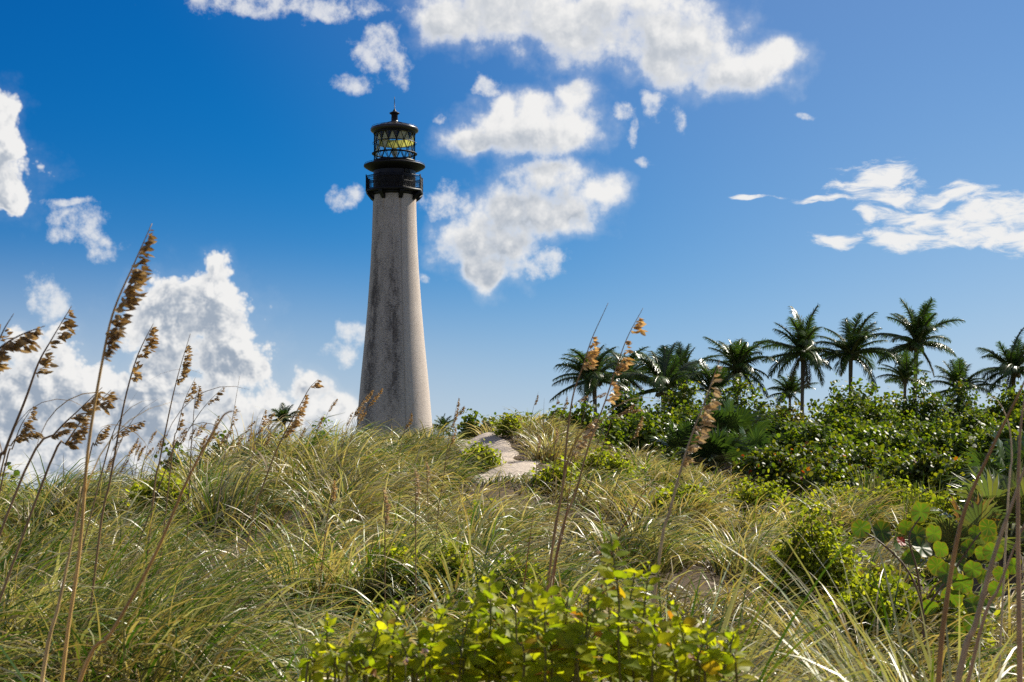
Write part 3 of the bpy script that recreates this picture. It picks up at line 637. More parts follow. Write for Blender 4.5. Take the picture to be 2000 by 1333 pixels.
def sea_oat(label, pts, d, r=0.0035, heads=(), pal=BROWN, stem=(0.20, 0.12, 0.05), size=0.022, leaf=0, dens=1.0, group=OATS, name='sea_oat', cat='sea oat', side=1.0, lean=0.0):
    """pts: stem from low to tip as measured bearings (px, py) at distance d; heads: (start, end) fractions of the stem carrying spikelets"""
    W = np.array([at(p[0], p[1], d + lean * (i / max(len(pts) - 1, 1))) for i, p in enumerate(pts)])
    lo = W[0]; g = gz(lo[0], lo[1])
    if lo[2] > g + 0.02:                                       # carry the stem down into the ground
        dirn = W[0] - W[1]; dirn = dirn / abs(dirn[2]); k = lo[2] - g
        x0 = lo[0] + np.clip(dirn[0] * 0.6, -0.35, 0.35) * k; W = np.concatenate([[[x0, lo[1], gz(x0, lo[1]) - 0.03]], W])
    b0 = W[0].copy(); T = thing(name, label, cat, tuple(b0), 0, group); W = W - b0
    n = max(10, 4 * len(W)); C = spline(W, n); s = np.linspace(0, 1, n)
    mb = MB(); cs = 1.35 * np.array(stem)[None] * (0.75 + 0.5 * rs.rand(n, 1)) * (1.15 - 0.4 * s[:, None]); mb.tube(C, r * (1 - 0.86 * s ** 1.3) + 0.0003, 6, cs); mb.build('stem', M_STEM, T, True)
    L = np.concatenate([[0], np.cumsum(np.linalg.norm(np.diff(C, axis=0), axis=1))])
    for q_, (a, e) in enumerate(heads):
        # fractions are measured on the part of the stem above the first given point
        off = L[-1]; top = np.linalg.norm(np.diff(spline(np.array([at(p[0], p[1], d) for p in pts]), 40), axis=0), axis=1).sum()
        la, le = off - top * (1 - a), off - top * (1 - e); hl = le - la
        size = size * 1.3 if q_ == 0 else size; m = max(5, int(dens * hl / size * 13)); u = la + hl * np.sort(rs.rand(m) ** 1.1); P = np.stack([np.interp(u, L, C[:, k]) for k in range(3)], 1)
        tg = np.stack([np.interp(np.minimum(u + 0.02, L[-1]), L, C[:, k]) for k in range(3)], 1) - P; tg /= np.linalg.norm(tg, axis=1)[:, None] + 1e-9
        w = np.sin(np.pi * np.clip((u - la) / hl, 0.03, 1)) ** 0.7
        out = np.stack([side * (0.55 + 0.5 * rs.rand(m)), 0.5 * rs.randn(m), -0.55 - 0.5 * rs.rand(m)], 1)
        out = out / np.linalg.norm(out, axis=1)[:, None]
        P2 = P + out * (size * 1.1 * rs.rand(m) * w)[:, None]
        mb = MB(); husks(mb, P2, out * 0.8 + tg * (0.3 + 0.5 * rs.rand(m))[:, None] + rs.randn(m, 3) * 0.22, size * (0.65 + 0.5 * rs.rand(m)) * (0.6 + 0.45 * w), pal)
        mb.build('seed_head', M_SEED, T)
    for q in range(leaf):
        u = 0.30 + 0.25 * q / max(leaf, 1) + 0.1 * rs.rand(); i = int(u * (n - 1)); mb = MB()
        ribbons(mb, C[i:i + 1], np.array([0.0 if rs.rand() < .7 else 3.0]) + rs.randn(1) * .4, np.array([0.28 + 0.2 * rs.rand()]), np.array([0.25]), np.array([1.5 + rs.rand()]), np.array([2.2 * r]), np.array([stem]) * 1.0, np.array([stem]) * 1.2, 8)
        mb.build('leaf', M_GRASS, T)
    return T
# left group, against the sky
sea_oat('tallest sea oat, its long brown seed head reaching highest into the blue sky', [(120,1345),(155,1082),(173,870),(205,680),(225,600),(260,520),(297,437)], 3.6, 0.0043, [(0.70,0.985)], BROWN, (0.50,0.31,0.10), 0.021, 1, 1.25)
sea_oat('broken tan dry stem standing left of the tallest sea oat, without a seed head', [(80,1345),(115,1180),(140,1060),(158,950)], 3.5, 0.0048, [], TAN, (0.55,0.37,0.15), group='dry stems without seed heads', name='dry_stem', cat='dry stem')
sea_oat('leaning reddish dry stem with a hooked broken tip right of the tallest sea oat', [(150,1345),(215,1240),(300,1090),(365,940),(425,830),(445,806),(470,804)], 3.4, 0.0042, [], BROWN, (0.50,0.27,0.08), group='dry stems without seed heads', name='dry_stem', cat='dry stem')
sea_oat('sea oat with two separate brown seed clusters left of the tallest one', [(-15,960),(10,880),(50,780),(75,710),(100,665),(140,598)], 4.8, 0.0048, [(0.62,0.74),(0.78,0.97)], BROWN, (0.17,0.10,0.045), 0.022, 1, 1.0)
sea_oat('heavy drooping brown seed head entering from the left edge', [(-90,800),(-40,720),(0,680),(40,655),(88,637)], 3.7, 0.004, [(0.3,0.62),(0.62,0.93)], BROWN, (0.16,0.09,0.04), 0.021, 0, 1.5)
sea_oat('thin bent sea oat tip above the heavy drooping head at the left edge', [(-40,730),(-5,670),(10,640),(27,613)], 4.2, 0.0028, [(0.55,0.8)], BROWN, (0.16,0.09,0.04), 0.016, 0, 0.4)
sea_oat('sea oat with tidy golden brown head in front of the tall white cloud', [(195,1040),(215,940),(240,800),(262,715),(280,670),(300,632)], 5.8, 0.0042, [(0.72,0.80),(0.82,0.98)], BROWN*1.25, (0.19,0.115,0.05), 0.022, 2, 1.1)
sea_oat('slim sea oat with short head, second to the right of the tallest one', [(298,985),(312,900),(333,795),(350,725),(372,652)], 6.6, 0.004, [(0.70,0.93)], BROWN*1.2, (0.20,0.12,0.05), 0.020, 2, 1.0)
sea_oat('upper of two crossing sea oats that lean far right behind the tallest stem', [(40,940),(110,845),(150,805),(200,757)], 5.0, 0.004, [(0.42,0.98)], BROWN, (0.20,0.125,0.06), 0.021, 1, 1.1)
sea_oat('lower of two crossing sea oats that lean far right behind the tallest stem', [(90,925),(130,865),(165,815),(217,762)], 5.2, 0.004, [(0.30,0.66),(0.78,0.98)], BROWN, (0.20,0.125,0.06), 0.021, 0, 1.15)
sea_oat('low sea oat with upright ragged head near the left edge', [(5,935),(25,875),(42,830),(66,793)], 6.2, 0.0032, [(0.5,0.98)], BROWN, (0.18,0.11,0.05), 0.02, 0, 1.1)
sea_oat('low sea oat with its head bent over sideways near the left edge', [(0,930),(22,870),(45,846),(66,843),(85,853)], 6.0, 0.003, [(0.52,0.98)], BROWN, (0.18,0.11,0.05), 0.018, 1, 1.1)
sea_oat('sea oat bent nearly level, pointing right beneath the slim pair', [(205,900),(222,860),(245,836),(282,822)], 7.0, 0.0032, [(0.45,0.97)], BROWN*1.1, (0.20,0.13,0.06), 0.018, 1, 1.0)
sea_oat('small sea oat leaning right at the foot of the white cloud', [(170,915),(185,870),(195,845),(212,830)], 7.2, 0.003, [(0.5,0.98)], BROWN, (0.20,0.13,0.06), 0.018, 0, 1.0)
sea_oat('slender sea oat with a small dark head and a second pale one below it', [(335,900),(346,840),(362,780),(382,738)], 8.0, 0.0032, [(0.36,0.55),(0.68,0.95)], BROWN*1.2, (0.20,0.12,0.05), 0.017, 1, 0.8)
sea_oat('upright sea oat with a compact head beside the slender dark one', [(372,905),(376,850),(380,790),(388,752)], 8.4, 0.003, [(0.7,0.98)], BROWN*1.2, (0.19,0.12,0.05), 0.017, 0, 1.1)
sea_oat('thin curved sea oat with a sparse tip leaning towards the hooked stem', [(330,900),(350,870),(395,800),(438,755)], 7.6, 0.0028, [(0.74,0.98)], BROWN, (0.17,0.11,0.05), 0.014, 0, 0.7)
sea_oat('bare thin flowering stalk with cream beads left of the distant palm', [(440,885),(450,840),(459,790),(468,735)], 9.5, 0.0026, [(0.35,0.62)], CREAM, (0.30,0.22,0.12), 0.014, 0, 0.6)
sea_oat('stout sea oat with a pale golden head in front of the lone palm', [(495,1005),(510,960),(540,880),(565,830),(590,785),(605,758),(622,741)], 8.0, 0.0046, [(0.55,0.86),(0.92,0.99)], BROWN*1.55, (0.27,0.17,0.07), 0.022, 1, 1.2)
sea_oat('small cream headed stalk between the hooked stem and the lone palm', [(495,880),(503,850),(510,825),(519,799)], 11, 0.003, [(0.4,0.97)], BROWN*1.4, (0.28,0.18,0.08), 0.017, 0, 1.0)
# in front of the lighthouse and along the crest
for lab, p, dd_, hd, pl in [
 ('arched sea oat whose brown head hangs before the left side of the tower', [(672,860),(690,815),(712,778),(730,760)], 17, [(0.66,0.97)], BROWN*1.5),
 ('arched golden sea oat before the tower, just right of a similar one', [(685,862),(705,820),(728,780),(748,757)], 17.5, [(0.62,0.97)], BROWN*1.5),
 ('dark straight sea oat crossing the right side of the tower foot', [(788,850),(797,825),(806,797),(818,764)], 18, [(0.15,0.5)], BROWN),
 ('bushy brown sea oat standing just right of the tower foot', [(878,850),(884,828),(889,805),(896,776)], 19, [(0.2,0.97)], BROWN*1.2),
 ('thin sea oat leaning right from beside the bushy brown one', [(884,845),(892,815),(900,800),(908,792)], 19.5, [(0.6,0.95)], BROWN),
 ('lone thin sea oat against pale sky above the green crest scrub', [(1036,825),(1040,805),(1045,785),(1052,765)], 24, [(0.55,0.9)], BROWN),
 ('leafless straight wisp beside the lone thin sea oat on the crest', [(1062,820),(1062,800),(1063,778)], 24, [], BROWN),
 ('thin nodding sea oat left of the tall awned stalk on the crest', [(1078,820),(1085,795),(1090,776),(1096,760)], 24, [(0.5,0.65)], BROWN),
 ('short brown headed sea oat among scrub under the leftmost palm of the row', [(1095,815),(1100,800),(1104,785),(1108,770)], 22, [(0.3,0.9)], BROWN),
 ('brown sea oat with level head touching the leftmost palm trunk', [(1110,815),(1122,790),(1140,776),(1148,772)], 18, [(0.6,0.98)], BROWN*1.2),
 ('sea oat bending right across the base of the leftmost palm', [(1140,812),(1152,790),(1166,774),(1184,766)], 18, [(0.62,0.98)], BROWN*1.3),
 ('brown oat spray reaching right in front of the dark sea grape', [(1190,835),(1205,815),(1222,800),(1238,790)], 16, [(0.4,0.98)], BROWN*1.2),
 ('upper brown oat spray arching over the mid slope scrub', [(1175,845),(1200,815),(1225,802),(1256,800)], 16, [(0.5,0.98)], BROWN*1.2),
 ('reddish upright sea oat rising from the grass right of the path', [(1225,880),(1235,860),(1244,835),(1254,812)], 15, [(0.35,0.97)], BROWN*1.2),
 ('short cream spike in the grass right of the sandy path', [(1048,900),(1049,880),(1050,860),(1050,845)], 18, [(0.3,0.97)], CREAM),
 ('cream flower spike close above the right edge of the sandy path', [(1083,880),(1084,862),(1085,848),(1085,834)], 18, [(0.3,0.97)], CREAM),
 ('pale seed spike standing in grass left of the sandy path', [(874,890),(880,868),(884,850),(889,835)], 18, [(0.4,0.97)], BROWN*1.3),
 ('tall narrow cream spike in the middle of the grass slope', [(812,1040),(812,990),(811,955),(810,915)], 9.0, [(0.5,0.97)], CREAM),
 ('cream spike lower left of the tall narrow one on the slope', [(752,1060),(752,1010),(750,980),(747,950)], 8.6, [(0.35,0.97)], CREAM),
 ('faded brown spike in the dark hollow on the left of the slope', [(640,1010),(646,980),(648,955),(651,935)], 10, [(0.4,0.97)], BROWN*1.4),
 ('red stemmed stalk crossing the grass right of the leafless slope spikes', [(855,1010),(862,960),(870,905),(876,850)], 11, [], BROWN),
 ('short pale spike beside the tall narrow cream one', [(835,960),(834,940),(833,922),(832,902)], 13, [(0.3,0.97)], CREAM)]:
    sea_oat(lab, p, dd_, 0.0033 if dd_ < 20 else 0.004, hd, pl, (0.22,0.13,0.05), 0.021 if dd_ > 14 else 0.018, 0, 1.0)
# right of centre
sea_oat('tall sea oat with a long bare awn tip and orange husks above the sandy path', [(1075,1100),(1098,960),(1108,850),(1120,770),(1140,712),(1156,662),(1188,592)], 5.6, 0.0045, [(0.74,0.86)], BROWN*1.7, (0.28,0.165,0.065), 0.023, 1, 1.3)
sea_oat('tall sea oat with three spaced husk clusters and a beaded tip', [(1085,1090),(1125,960),(1150,870),(1180,790),(1205,715),(1226,658),(1256,602)], 5.8, 0.0042, [(0.62,0.70),(0.73,0.86),(0.90,0.96)], BROWN*1.9, (0.30,0.18,0.075), 0.023, 1, 0.9)
sea_oat('cream husked sea oat rising beside the tall upright green clump', [(1285,1110),(1308,1000),(1335,900),(1355,840),(1382,770),(1406,702)], 4.1, 0.0042, [(0.48,0.97)], CREAM, (0.42,0.30,0.16), 0.019, 0, 0.62)
sea_oat('short drooping cream husk cluster between the path and the tall awned stalk', [(1098,960),(1112,910),(1125,865),(1145,835),(1165,815)], 6.2, 0.0035, [(0.45,0.97)], CREAM, (0.34,0.22,0.10), 0.021, 0, 0.9)
sea_oat('orange dry reed at the right edge slanting up past the palmetto', [(1832,1345),(1848,1180),(1880,1010),(1935,880),(1992,765),(2020,700)], 3.3, 0.0058, [], BROWN, (0.36,0.19,0.055), group='dry stems without seed heads', name='dry_stem', cat='dry stem')
sea_oat('thickest tan reed leaning right in the lower right corner', [(1868,1345),(1905,1220),(1940,1090),(1985,960),(2030,830)], 3.0, 0.0065, [], BROWN, (0.46,0.31,0.15), group='dry stems without seed heads', name='dry_stem', cat='dry stem')
sea_oat('upright tan reed hugging the right picture edge', [(1992,1345),(1990,1180),(1988,1000),(1992,850),(2004,760)], 3.1, 0.006, [], BROWN, (0.40,0.25,0.12), group='dry stems without seed heads', name='dry_stem', cat='dry stem')
sea_oat('thin tan reed crossing behind the thickest one at the right edge', [(1905,1270),(1950,1150),(1985,1060),(2030,960)], 3.3, 0.004, [], BROWN, (0.38,0.24,0.12), group='dry stems without seed heads', name='dry_stem', cat='dry stem')
sea_oat('curled pale dead leaf stalk drooping at the right edge under the palms', [(1968,990),(1976,900),(1970,830),(1950,785),(1925,770)], 4.6, 0.003, [], BROWN, (0.50,0.38,0.22), group='dry stems without seed heads', name='dry_stem', cat='dry stem')
for lab, p in [('red dry stalk rising from grass behind the tallest leafy shoot', [(1080,1140),(1100,1040),(1112,960),(1120,880)]), ('second red dry stalk leaning right from behind the leafy shrubs', [(1010,1260),(1025,1130),(1034,1060),(1042,1000)]),
               ('long bent straw stalk above the leafy shrub shoots', [(1185,1110),(1230,1010),(1255,965),(1275,945)])]:
    sea_oat(lab, p, 5.4, 0.003, [], BROWN, (0.26,0.10,0.03), group='dry stems without seed heads', name='dry_stem', cat='dry stem')
# small oats in a line along the left crest
rnd = random.Random(5)
for k in range(46):
    px = rnd.uniform(215, 720); d = rnd.uniform(17.5, 21.5); top = np.interp(px, [215, 400, 500, 720], [905, 862, 848, 815]) - rnd.uniform(0, 48) ** 1.0
    x = (px - 1000) / F * d; L = rnd.uniform(10, 32)
    sea_oat('small brown headed sea oat in the row along the left dune crest', [(px - L, top + 75), (px - L * .6, top + 40), (px - L * .2, top + 12), (px + rnd.uniform(0, 10), top)], d, 0.003, [(0.62, 0.98)], BROWN * rnd.uniform(1.0, 1.6), (0.22, 0.14, 0.06), 0.020, 0, 0.9, group='small sea oats along the left dune crest')
# ------------------------------------------------------------------ coconut palms
P_GREEN = np.array([(0.060, 0.110, 0.020), (0.080, 0.130, 0.024), (0.045, 0.085, 0.018), (0.11, 0.150, 0.028)])
def frond_mesh(L, th0, bend, droop, seed, dead=False):
    """rachis in the x-z plane leaving the crown at th0 from upright; leaflets hang from both sides"""
    r = np.random.RandomState(seed); n = 14; s = np.linspace(0, 1, n); th = th0 + bend * s ** 1.5; ds = L / (n - 1)
    x = np.concatenate([[0], np.cumsum(np.sin(th[:-1]) * ds)]); z = np.concatenate([[0], np.cumsum(np.cos(th[:-1]) * ds)])
    C = np.stack([x, r.randn() * 0.12 * L * s ** 2, z], 1); mb = MB(); mb.tube(C, 0.045 * (1 - 0.85 * s) + 0.004, 5, (0.13, 0.14, 0.05))
    m = 58; u = np.linspace(0.14, 0.995, m)
    for sd in (-1, 1):
        P = np.stack([np.interp(u, s, C[:, k]) for k in range(3)], 1); t = np.interp(u, s, th)
        tg = np.stack([np.sin(t), 0 * t, np.cos(t)], 1); nm = np.stack([-np.cos(t), 0 * t, np.sin(t)], 1); sv = np.array([[0, sd, 0.0]])
        ll = L * 0.275 * np.sin(np.pi * np.clip(u * 0.86 + 0.10, 0, 1)) ** 0.6 * (0.85 + 0.3 * r.rand(m))
        out = sv * (0.80 + 0.1 * r.randn(m))[:, None] + tg * (0.55 + 0.25 * u)[:, None] + nm * (0.18 + 0.12 * r.randn(m))[:, None]
        out /= np.linalg.norm(out, axis=1)[:, None]; g = np.array([[0, 0, -1.0]]); w = 0.019 * L / 2.2 * 1.0 * (0.7 + 0.3 * np.sin(np.pi * u))
        q = [P]; dcur = out.copy()
        for k in range(3):
            q.append(q[-1] + dcur * (ll / 3)[:, None]); dcur = dcur + g * (droop * (0.5 + 0.5 * r.rand(m)))[:, None]; dcur /= np.linalg.norm(dcur, axis=1)[:, None]
        wv = np.cross(out, nm); wv /= np.linalg.norm(wv, axis=1)[:, None]
        ws = [0.7, 1.0, 0.8, 0.08]; v = []
        for k in range(4): v += [q[k] - wv * (w * ws[k])[:, None], q[k] + wv * (w * ws[k])[:, None]]
        v = np.stack(v, 1); f = np.array([[0, 1, 3, 2], [2, 3, 5, 4], [4, 5, 7, 6]])[None] + (np.arange(m) * 8)[:, None, None]
        base = P_GREEN[r.randint(4, size=m)] * (0.8 + 0.4 * r.rand(m, 1))
        if dead: base = np.array([[0.14, 0.09, 0.04]]) * (0.7 + 0.6 * r.rand(m, 1))
        mb.add(v.reshape(-1, 3), f.reshape(-1, 4), np.repeat(base, 8, 0))
    me = mb.mesh('frond'); me.materials.append(M_PALM); return me
FROND = {}
for kind, (th0, bend, droop) in {'spear': (0.10, 0.25, 0.25), 'up': (0.32, 0.75, 0.55), 'mid': (0.75, 0.95, 0.8), 'side': (1.15, 0.8, 1.0), 'low': (1.65, 0.75, 0.9)}.items():
    FROND[kind] = [frond_mesh(1.0, th0 + 0.12 * q, bend * (0.8 + 0.3 * q), droop, hash(kind) % 1 + 11 * q + len(kind)) for q in range(3)]
FROND['dead'] = [frond_mesh(1.0, 2.3, 0.5, 0.6, 77, True)]
def palm(label, hx, hy, d, reach, lean=0.0, seed=1, low=1.0, group='coconut palms in the row behind the scrub', nuts=True, n=1.0):
    """heart of the crown at (hx, hy) seen at distance d; reach = frond length in photo px"""
    r = np.random.RandomState(seed); H = at(hx, hy, d); L = reach / F * d * 1.12; bx = H[0] + lean / F * d
    g = gz(bx, d); T = thing('coconut_palm', label, 'palm tree', (bx, d, g), 0, group); top = np.array([H[0] - bx, 0, H[2] - g])
    mb = MB(); s = np.linspace(0, 1, 26); cv = np.stack([top[0] * s ** 1.3, 0.25 * np.sin(s * 3), top[2] * s], 1); cv -= np.array([[0, 1, 0]]) * cv[:, 1:2] * (s >= 1)[:, None]
    cv[-1] = top; cv[0, 2] = -0.2; tr = 0.055 * L
    mb.tube(cv, tr * (1.0 + 0.9 * np.exp(-s * 14) + 0.12 * np.cos(s * 170) - 0.25 * s), 9); mb.build('trunk', M_TRUNK, T, True)
    mb = MB(); mb.lathe([(0.01, -0.35 * L * .5), (tr * 1.0, -0.14 * L), (tr * 1.6, -0.05 * L), (tr * 1.5, 0.02 * L), (tr * 0.9, 0.10 * L), (0.01, 0.2 * L)], 10)
    for q in range(7):
        a = r.rand() * 6.28; e = np.array([math.cos(a), math.sin(a), 0]); mb.tube([e * tr * .8 + [0, 0, -0.03 * L], e * tr * 2.2 + [0, 0, -0.05 * L], e * tr * 3 + [0, 0, -0.17 * L - .05 * L * r.rand()]], [0.02 * L, 0.015 * L, 0.006 * L], 5)
    crown = mb.build('crown', plain_mat_once('palm_sheath', (0.10, 0.075, 0.04)), T, True); crown.location = top; crown.rotation_euler = (r.randn() * .06, 0.10 * r.randn() - 0.05, r.rand())
    plan = [('spear', 3), ('up', 6), ('mid', 7), ('side', 6), ('low', int(4 * low)), ('dead', int(2 * low))]
    for kind, c in plan:
        c = max(1, int(round(c * n))) if c else 0
        a0 = r.rand() * 6.28
        for k in range(c):
            o = bpy.data.objects.new('frond', FROND[kind][r.randint(len(FROND[kind]))]); COL.objects.link(o); o.parent = crown
            a = a0 + 2 * math.pi * k / c + r.randn() * 0.25; sc = L * (0.78 + 0.36 * r.rand()) * {'spear': 0.8, 'dead': 0.7}.get(kind, 1.0)
            o.scale = (sc, sc, sc); o.rotation_euler = (r.randn() * 0.2, r.randn() * 0.17, a)
    if nuts:
        for q in range(4):
            a = -1.57 + r.randn() * 1.0; mb = MB(); z0 = -0.10 * L - 0.03 * L * r.rand(); p = np.array([math.cos(a) * tr * 1.9, math.sin(a) * tr * 1.9, z0]); R_ = 0.045 * L
            mb.lathe([(0.005, -R_ * 1.1), (R_ * .75, -R_ * .6), (R_, 0), (R_ * .8, R_ * .6), (0.005, R_ * 1.1)], 8); mb.v[-1] = mb.v[-1] + p
            mb.build('coconut', plain_mat_once('coconut_husk', (0.14, 0.10, 0.035)), crown, True)
_once = {}
def plain_mat_once(nm, col):
    if nm not in _once: _once[nm] = plain_mat(nm, col, 0.7, 0.35, 5)
    return _once[nm]
palm('leftmost palm of the row, its whole leaning trunk in view', 1160, 742, 120, 84, 10, 1)
palm('palm with pale dry sheath and visible trunk, second from the left', 1222, 738, 124, 66, 4, 2)
palm('low broad palm with golden heart between the second palm and the shaggy double crown', 1296, 760, 118, 92, 0, 3, 0.7)
palm('narrow upright crown poking up behind the low broad palm', 1338, 728, 130, 66, 2, 4, 0.5, n=0.8)
palm('shaggy low palm half sunk in sea grape left of the dense dark palm', 1392, 768, 118, 60, 0, 15, 0.5, nuts=False)
palm('dense dark palm with upright fronds, standing alone above the highest left scrub', 1440, 722, 122, 72, 2, 5)
palm('slender palm with clear trunk and one long frond reaching left', 1569, 690, 124, 82, -3, 6)
palm('full crowned palm between the slender palm and the tallest palm', 1662, 692, 126, 80, 0, 7)
palm('tallest palm in the picture, its crown highest above the scrub', 1790, 672, 124, 84, -4, 8)
palm('half hidden low palm at the foot of the tallest one', 1768, 742, 116, 56, 0, 9, 0.4, nuts=False)
palm('small grey silhouetted palm low in the gap left of the slender palm', 1543, 770, 128, 48, 0, 10, 0.5, nuts=False)
palm('low palm with fan of upright fronds right of the tallest palm', 1876, 762, 112, 66, 0, 11, 0.4, nuts=False)
palm('windblown palm cut by the right picture edge', 1980, 726, 114, 78, 0, 12, 0.8)
palm('small lone palm peeping over the dune left of the lighthouse', 556, 822, 150, 34, 0, 13, 0.6, 'palms beside the lighthouse', False)
palm('tiny dark palm peeping over the crest right of the lighthouse', 866, 838, 160, 28, 0, 14, 0.6, 'palms beside the lighthouse', False)

# ------------------------------------------------------------------ shrubs
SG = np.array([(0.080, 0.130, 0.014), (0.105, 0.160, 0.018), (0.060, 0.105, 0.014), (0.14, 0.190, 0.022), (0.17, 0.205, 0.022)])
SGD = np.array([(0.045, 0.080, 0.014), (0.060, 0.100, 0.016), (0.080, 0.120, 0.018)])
YG = np.array([(0.14, 0.165, 0.018), (0.18, 0.20, 0.022), (0.11, 0.14, 0.018), (0.22, 0.22, 0.03)])
RED = np.array([(0.42, 0.06, 0.02), (0.40, 0.14, 0.02), (0.30, 0.05, 0.02)]); OLIVE = np.array([(0.13, 0.13, 0.02), (0.17, 0.15, 0.025), (0.11, 0.09, 0.02)])
def leaves(mb, P, Nn, size, cols, shape='round', fold=0.12):
    """flat or folded leaf polygons at P facing Nn"""
    n = len(P); Nn = Nn / (np.linalg.norm(Nn, axis=1)[:, None] + 1e-9); q = rs.randn(n, 3); A = np.cross(Nn, q); A /= np.linalg.norm(A, axis=1)[:, None]; B = np.cross(Nn, A)
    if shape == 'round': t = np.array([(0, 0), (.28, .42), (.72, .44), (1, .12), (1, -.12), (.72, -.44), (.28, -.42)])
    elif shape == 'oval': t = np.array([(0, 0), (.3, .27), (.7, .22), (1, 0), (.7, -.22), (.3, -.27)])
    else: t = np.array([(0, 0), (.4, .14), (1, 0), (.4, -.14)])
    h = -np.abs(t[:, 1]) * fold
    v = P[:, None] + size[:, None, None] * (A[:, None] * (t[None, :, 0:1] - .5) + B[:, None] * t[None, :, 1:2] + Nn[:, None] * h[None, :, None])
    k = len(t); half = (k + 1) // 2
    if shape == 'round': fs = [(0, 1, 2, 3), (0, 3, 4, 0), (0, 4, 5, 6)]; fs = [(0, 1, 2, 3), (0, 4, 5, 6)]; tri = [(0, 3, 4)]
    elif shape == 'oval': fs = [(0, 1, 2, 3), (0, 3, 4, 5)]; tri = []
    else: fs = [(0, 1, 2, 3)]; tri = []
    c = np.repeat(cols, k, 0); b = (np.arange(n) * k)[:, None, None]; v = v.reshape(-1, 3)
    mb.add(v, (np.array(fs)[None] + b).reshape(-1, 4), c)
    if tri: mb.f.append((np.array(tri)[None] + b + mb.n - len(v)).reshape(-1, 3))
def shrub(name, label, cat, px, d, wpx, top, leaf, pal, group, depth=0.8, lobes=16, per=34, sprigs=None, accent=None, acc=0.0, shape='round', matl=None, sink=0.0, topleaf=None, twig=None):
    """rounded, lumpy bush: lobes over a dome, sprigs over every lobe, leaves round every sprig"""
    W = wpx / F * d / 2; P0 = at(px, top, d); g = gz(P0[0], d) - sink; H = max(P0[2] - g, 0.25); Dp = W * depth
    T = thing(name, label, cat, (P0[0], d, g), 0, group)
    r = rs; n = lobes
    a = r.rand(n) * 2 * math.pi; rr = np.sqrt(r.rand(n)) * 0.78; hz_ = np.sqrt(np.clip(1 - rr ** 2, 0, 1)) * (0.60 + 0.25 * r.rand(n))
    LC = np.stack([rr * np.cos(a) * W, rr * np.sin(a) * Dp, hz_ * H * (0.55 + 0.35 * r.rand(n))], 1)
    LR = np.stack([np.full(n, 0.34 * W), np.full(n, 0.34 * Dp), np.full(n, 0.30 * H)], 1) * (0.65 + 0.6 * r.rand(n, 1))
    LC[:, 2] = np.minimum(LC[:, 2], H - LR[:, 2])
    LC[0] = (0.1 * W * r.randn(), 0, H - LR[0, 2])
    sp = sprigs or max(14, int(90 / math.sqrt(n) * 1.6)); Pl, Nl, Sl, Tl = [], [], [], []
    mbw = MB(); root = np.stack([r.randn(n) * 0.15 * W, r.randn(n) * 0.15 * Dp, np.zeros(n)], 1)
    for q in range(n):
        mid = (root[q] + LC[q]) / 2 + r.randn(3) * 0.06 * W
        mbw.tube(spline([root[q], mid, LC[q]], 7), np.linspace(0.022, 0.008, 7) * (H / 1.0) ** 0.7, 5)
        dirs = r.randn(sp, 3); dirs[:, 2] = np.abs(dirs[:, 2]) - 0.35; dirs /= np.linalg.norm(dirs, axis=1)[:, None]
        rad = 0.55 + 0.5 * r.rand(sp); E = LC[q] + dirs * LR[q] * rad[:, None]
        for e, dv in zip(E[:4], dirs[:4]): mbw.tube([LC[q], (LC[q] + e) / 2 + r.randn(3) * 0.02 * W, e], [0.008, 0.006, 0.003], 4)
        k = per; off = r.randn(sp, k, 3) * leaf * 1.25; Pn = E[:, None] + off * 0.8 + dirs[:, None] * leaf * r.rand(sp, k, 1) * 1.8
        Nn = dirs[:, None] * 0.6 + r.randn(sp, k, 3) * 0.75 + np.array([0.15, 0.05, 0.4])
        Pl.append(Pn.reshape(-1, 3)); Nl.append(Nn.reshape(-1, 3)); Tl.append(np.repeat(r.rand(sp), k))
    P = np.concatenate(Pl); Nn = np.concatenate(Nl); tn = np.concatenate(Tl); ok = P[:, 2] > 0.02; P, Nn, tn = P[ok], Nn[ok], tn[ok]; m = len(P)
    cols = pick(pal, m) * (0.75 + 0.5 * tn[:, None])
    if accent is not None: k = (r.rand(m) < acc); cols[k] = pick(accent, m)[k]
    mb = MB(); leaves(mb, P, Nn, leaf * (0.65 + 0.6 * r.rand(m)), cols, shape); 
    mbw.build('branches', M_WOOD, T, True); mb.build('foliage', matl or M_LEAF, T)
    return T
G1 = 'sea grape shrubs on the right slope'; G2 = 'low sea grape with red leaves'; G3 = 'scrub bushes on the crest'
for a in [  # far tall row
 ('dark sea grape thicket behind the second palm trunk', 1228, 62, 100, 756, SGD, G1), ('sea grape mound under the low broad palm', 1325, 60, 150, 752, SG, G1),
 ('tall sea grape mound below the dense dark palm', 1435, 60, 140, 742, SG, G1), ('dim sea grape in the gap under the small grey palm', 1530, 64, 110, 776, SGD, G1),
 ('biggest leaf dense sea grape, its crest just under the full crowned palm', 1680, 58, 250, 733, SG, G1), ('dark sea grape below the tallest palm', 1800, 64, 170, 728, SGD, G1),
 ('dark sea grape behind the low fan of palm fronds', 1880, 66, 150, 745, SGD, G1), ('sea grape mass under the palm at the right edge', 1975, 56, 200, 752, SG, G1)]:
    shrub('sea_grape', a[0], 'shrub', a[1], a[2], a[3], a[4], 0.115, a[5], a[6], lobes=24, per=15, sprigs=34, accent=OLIVE, acc=0.08)
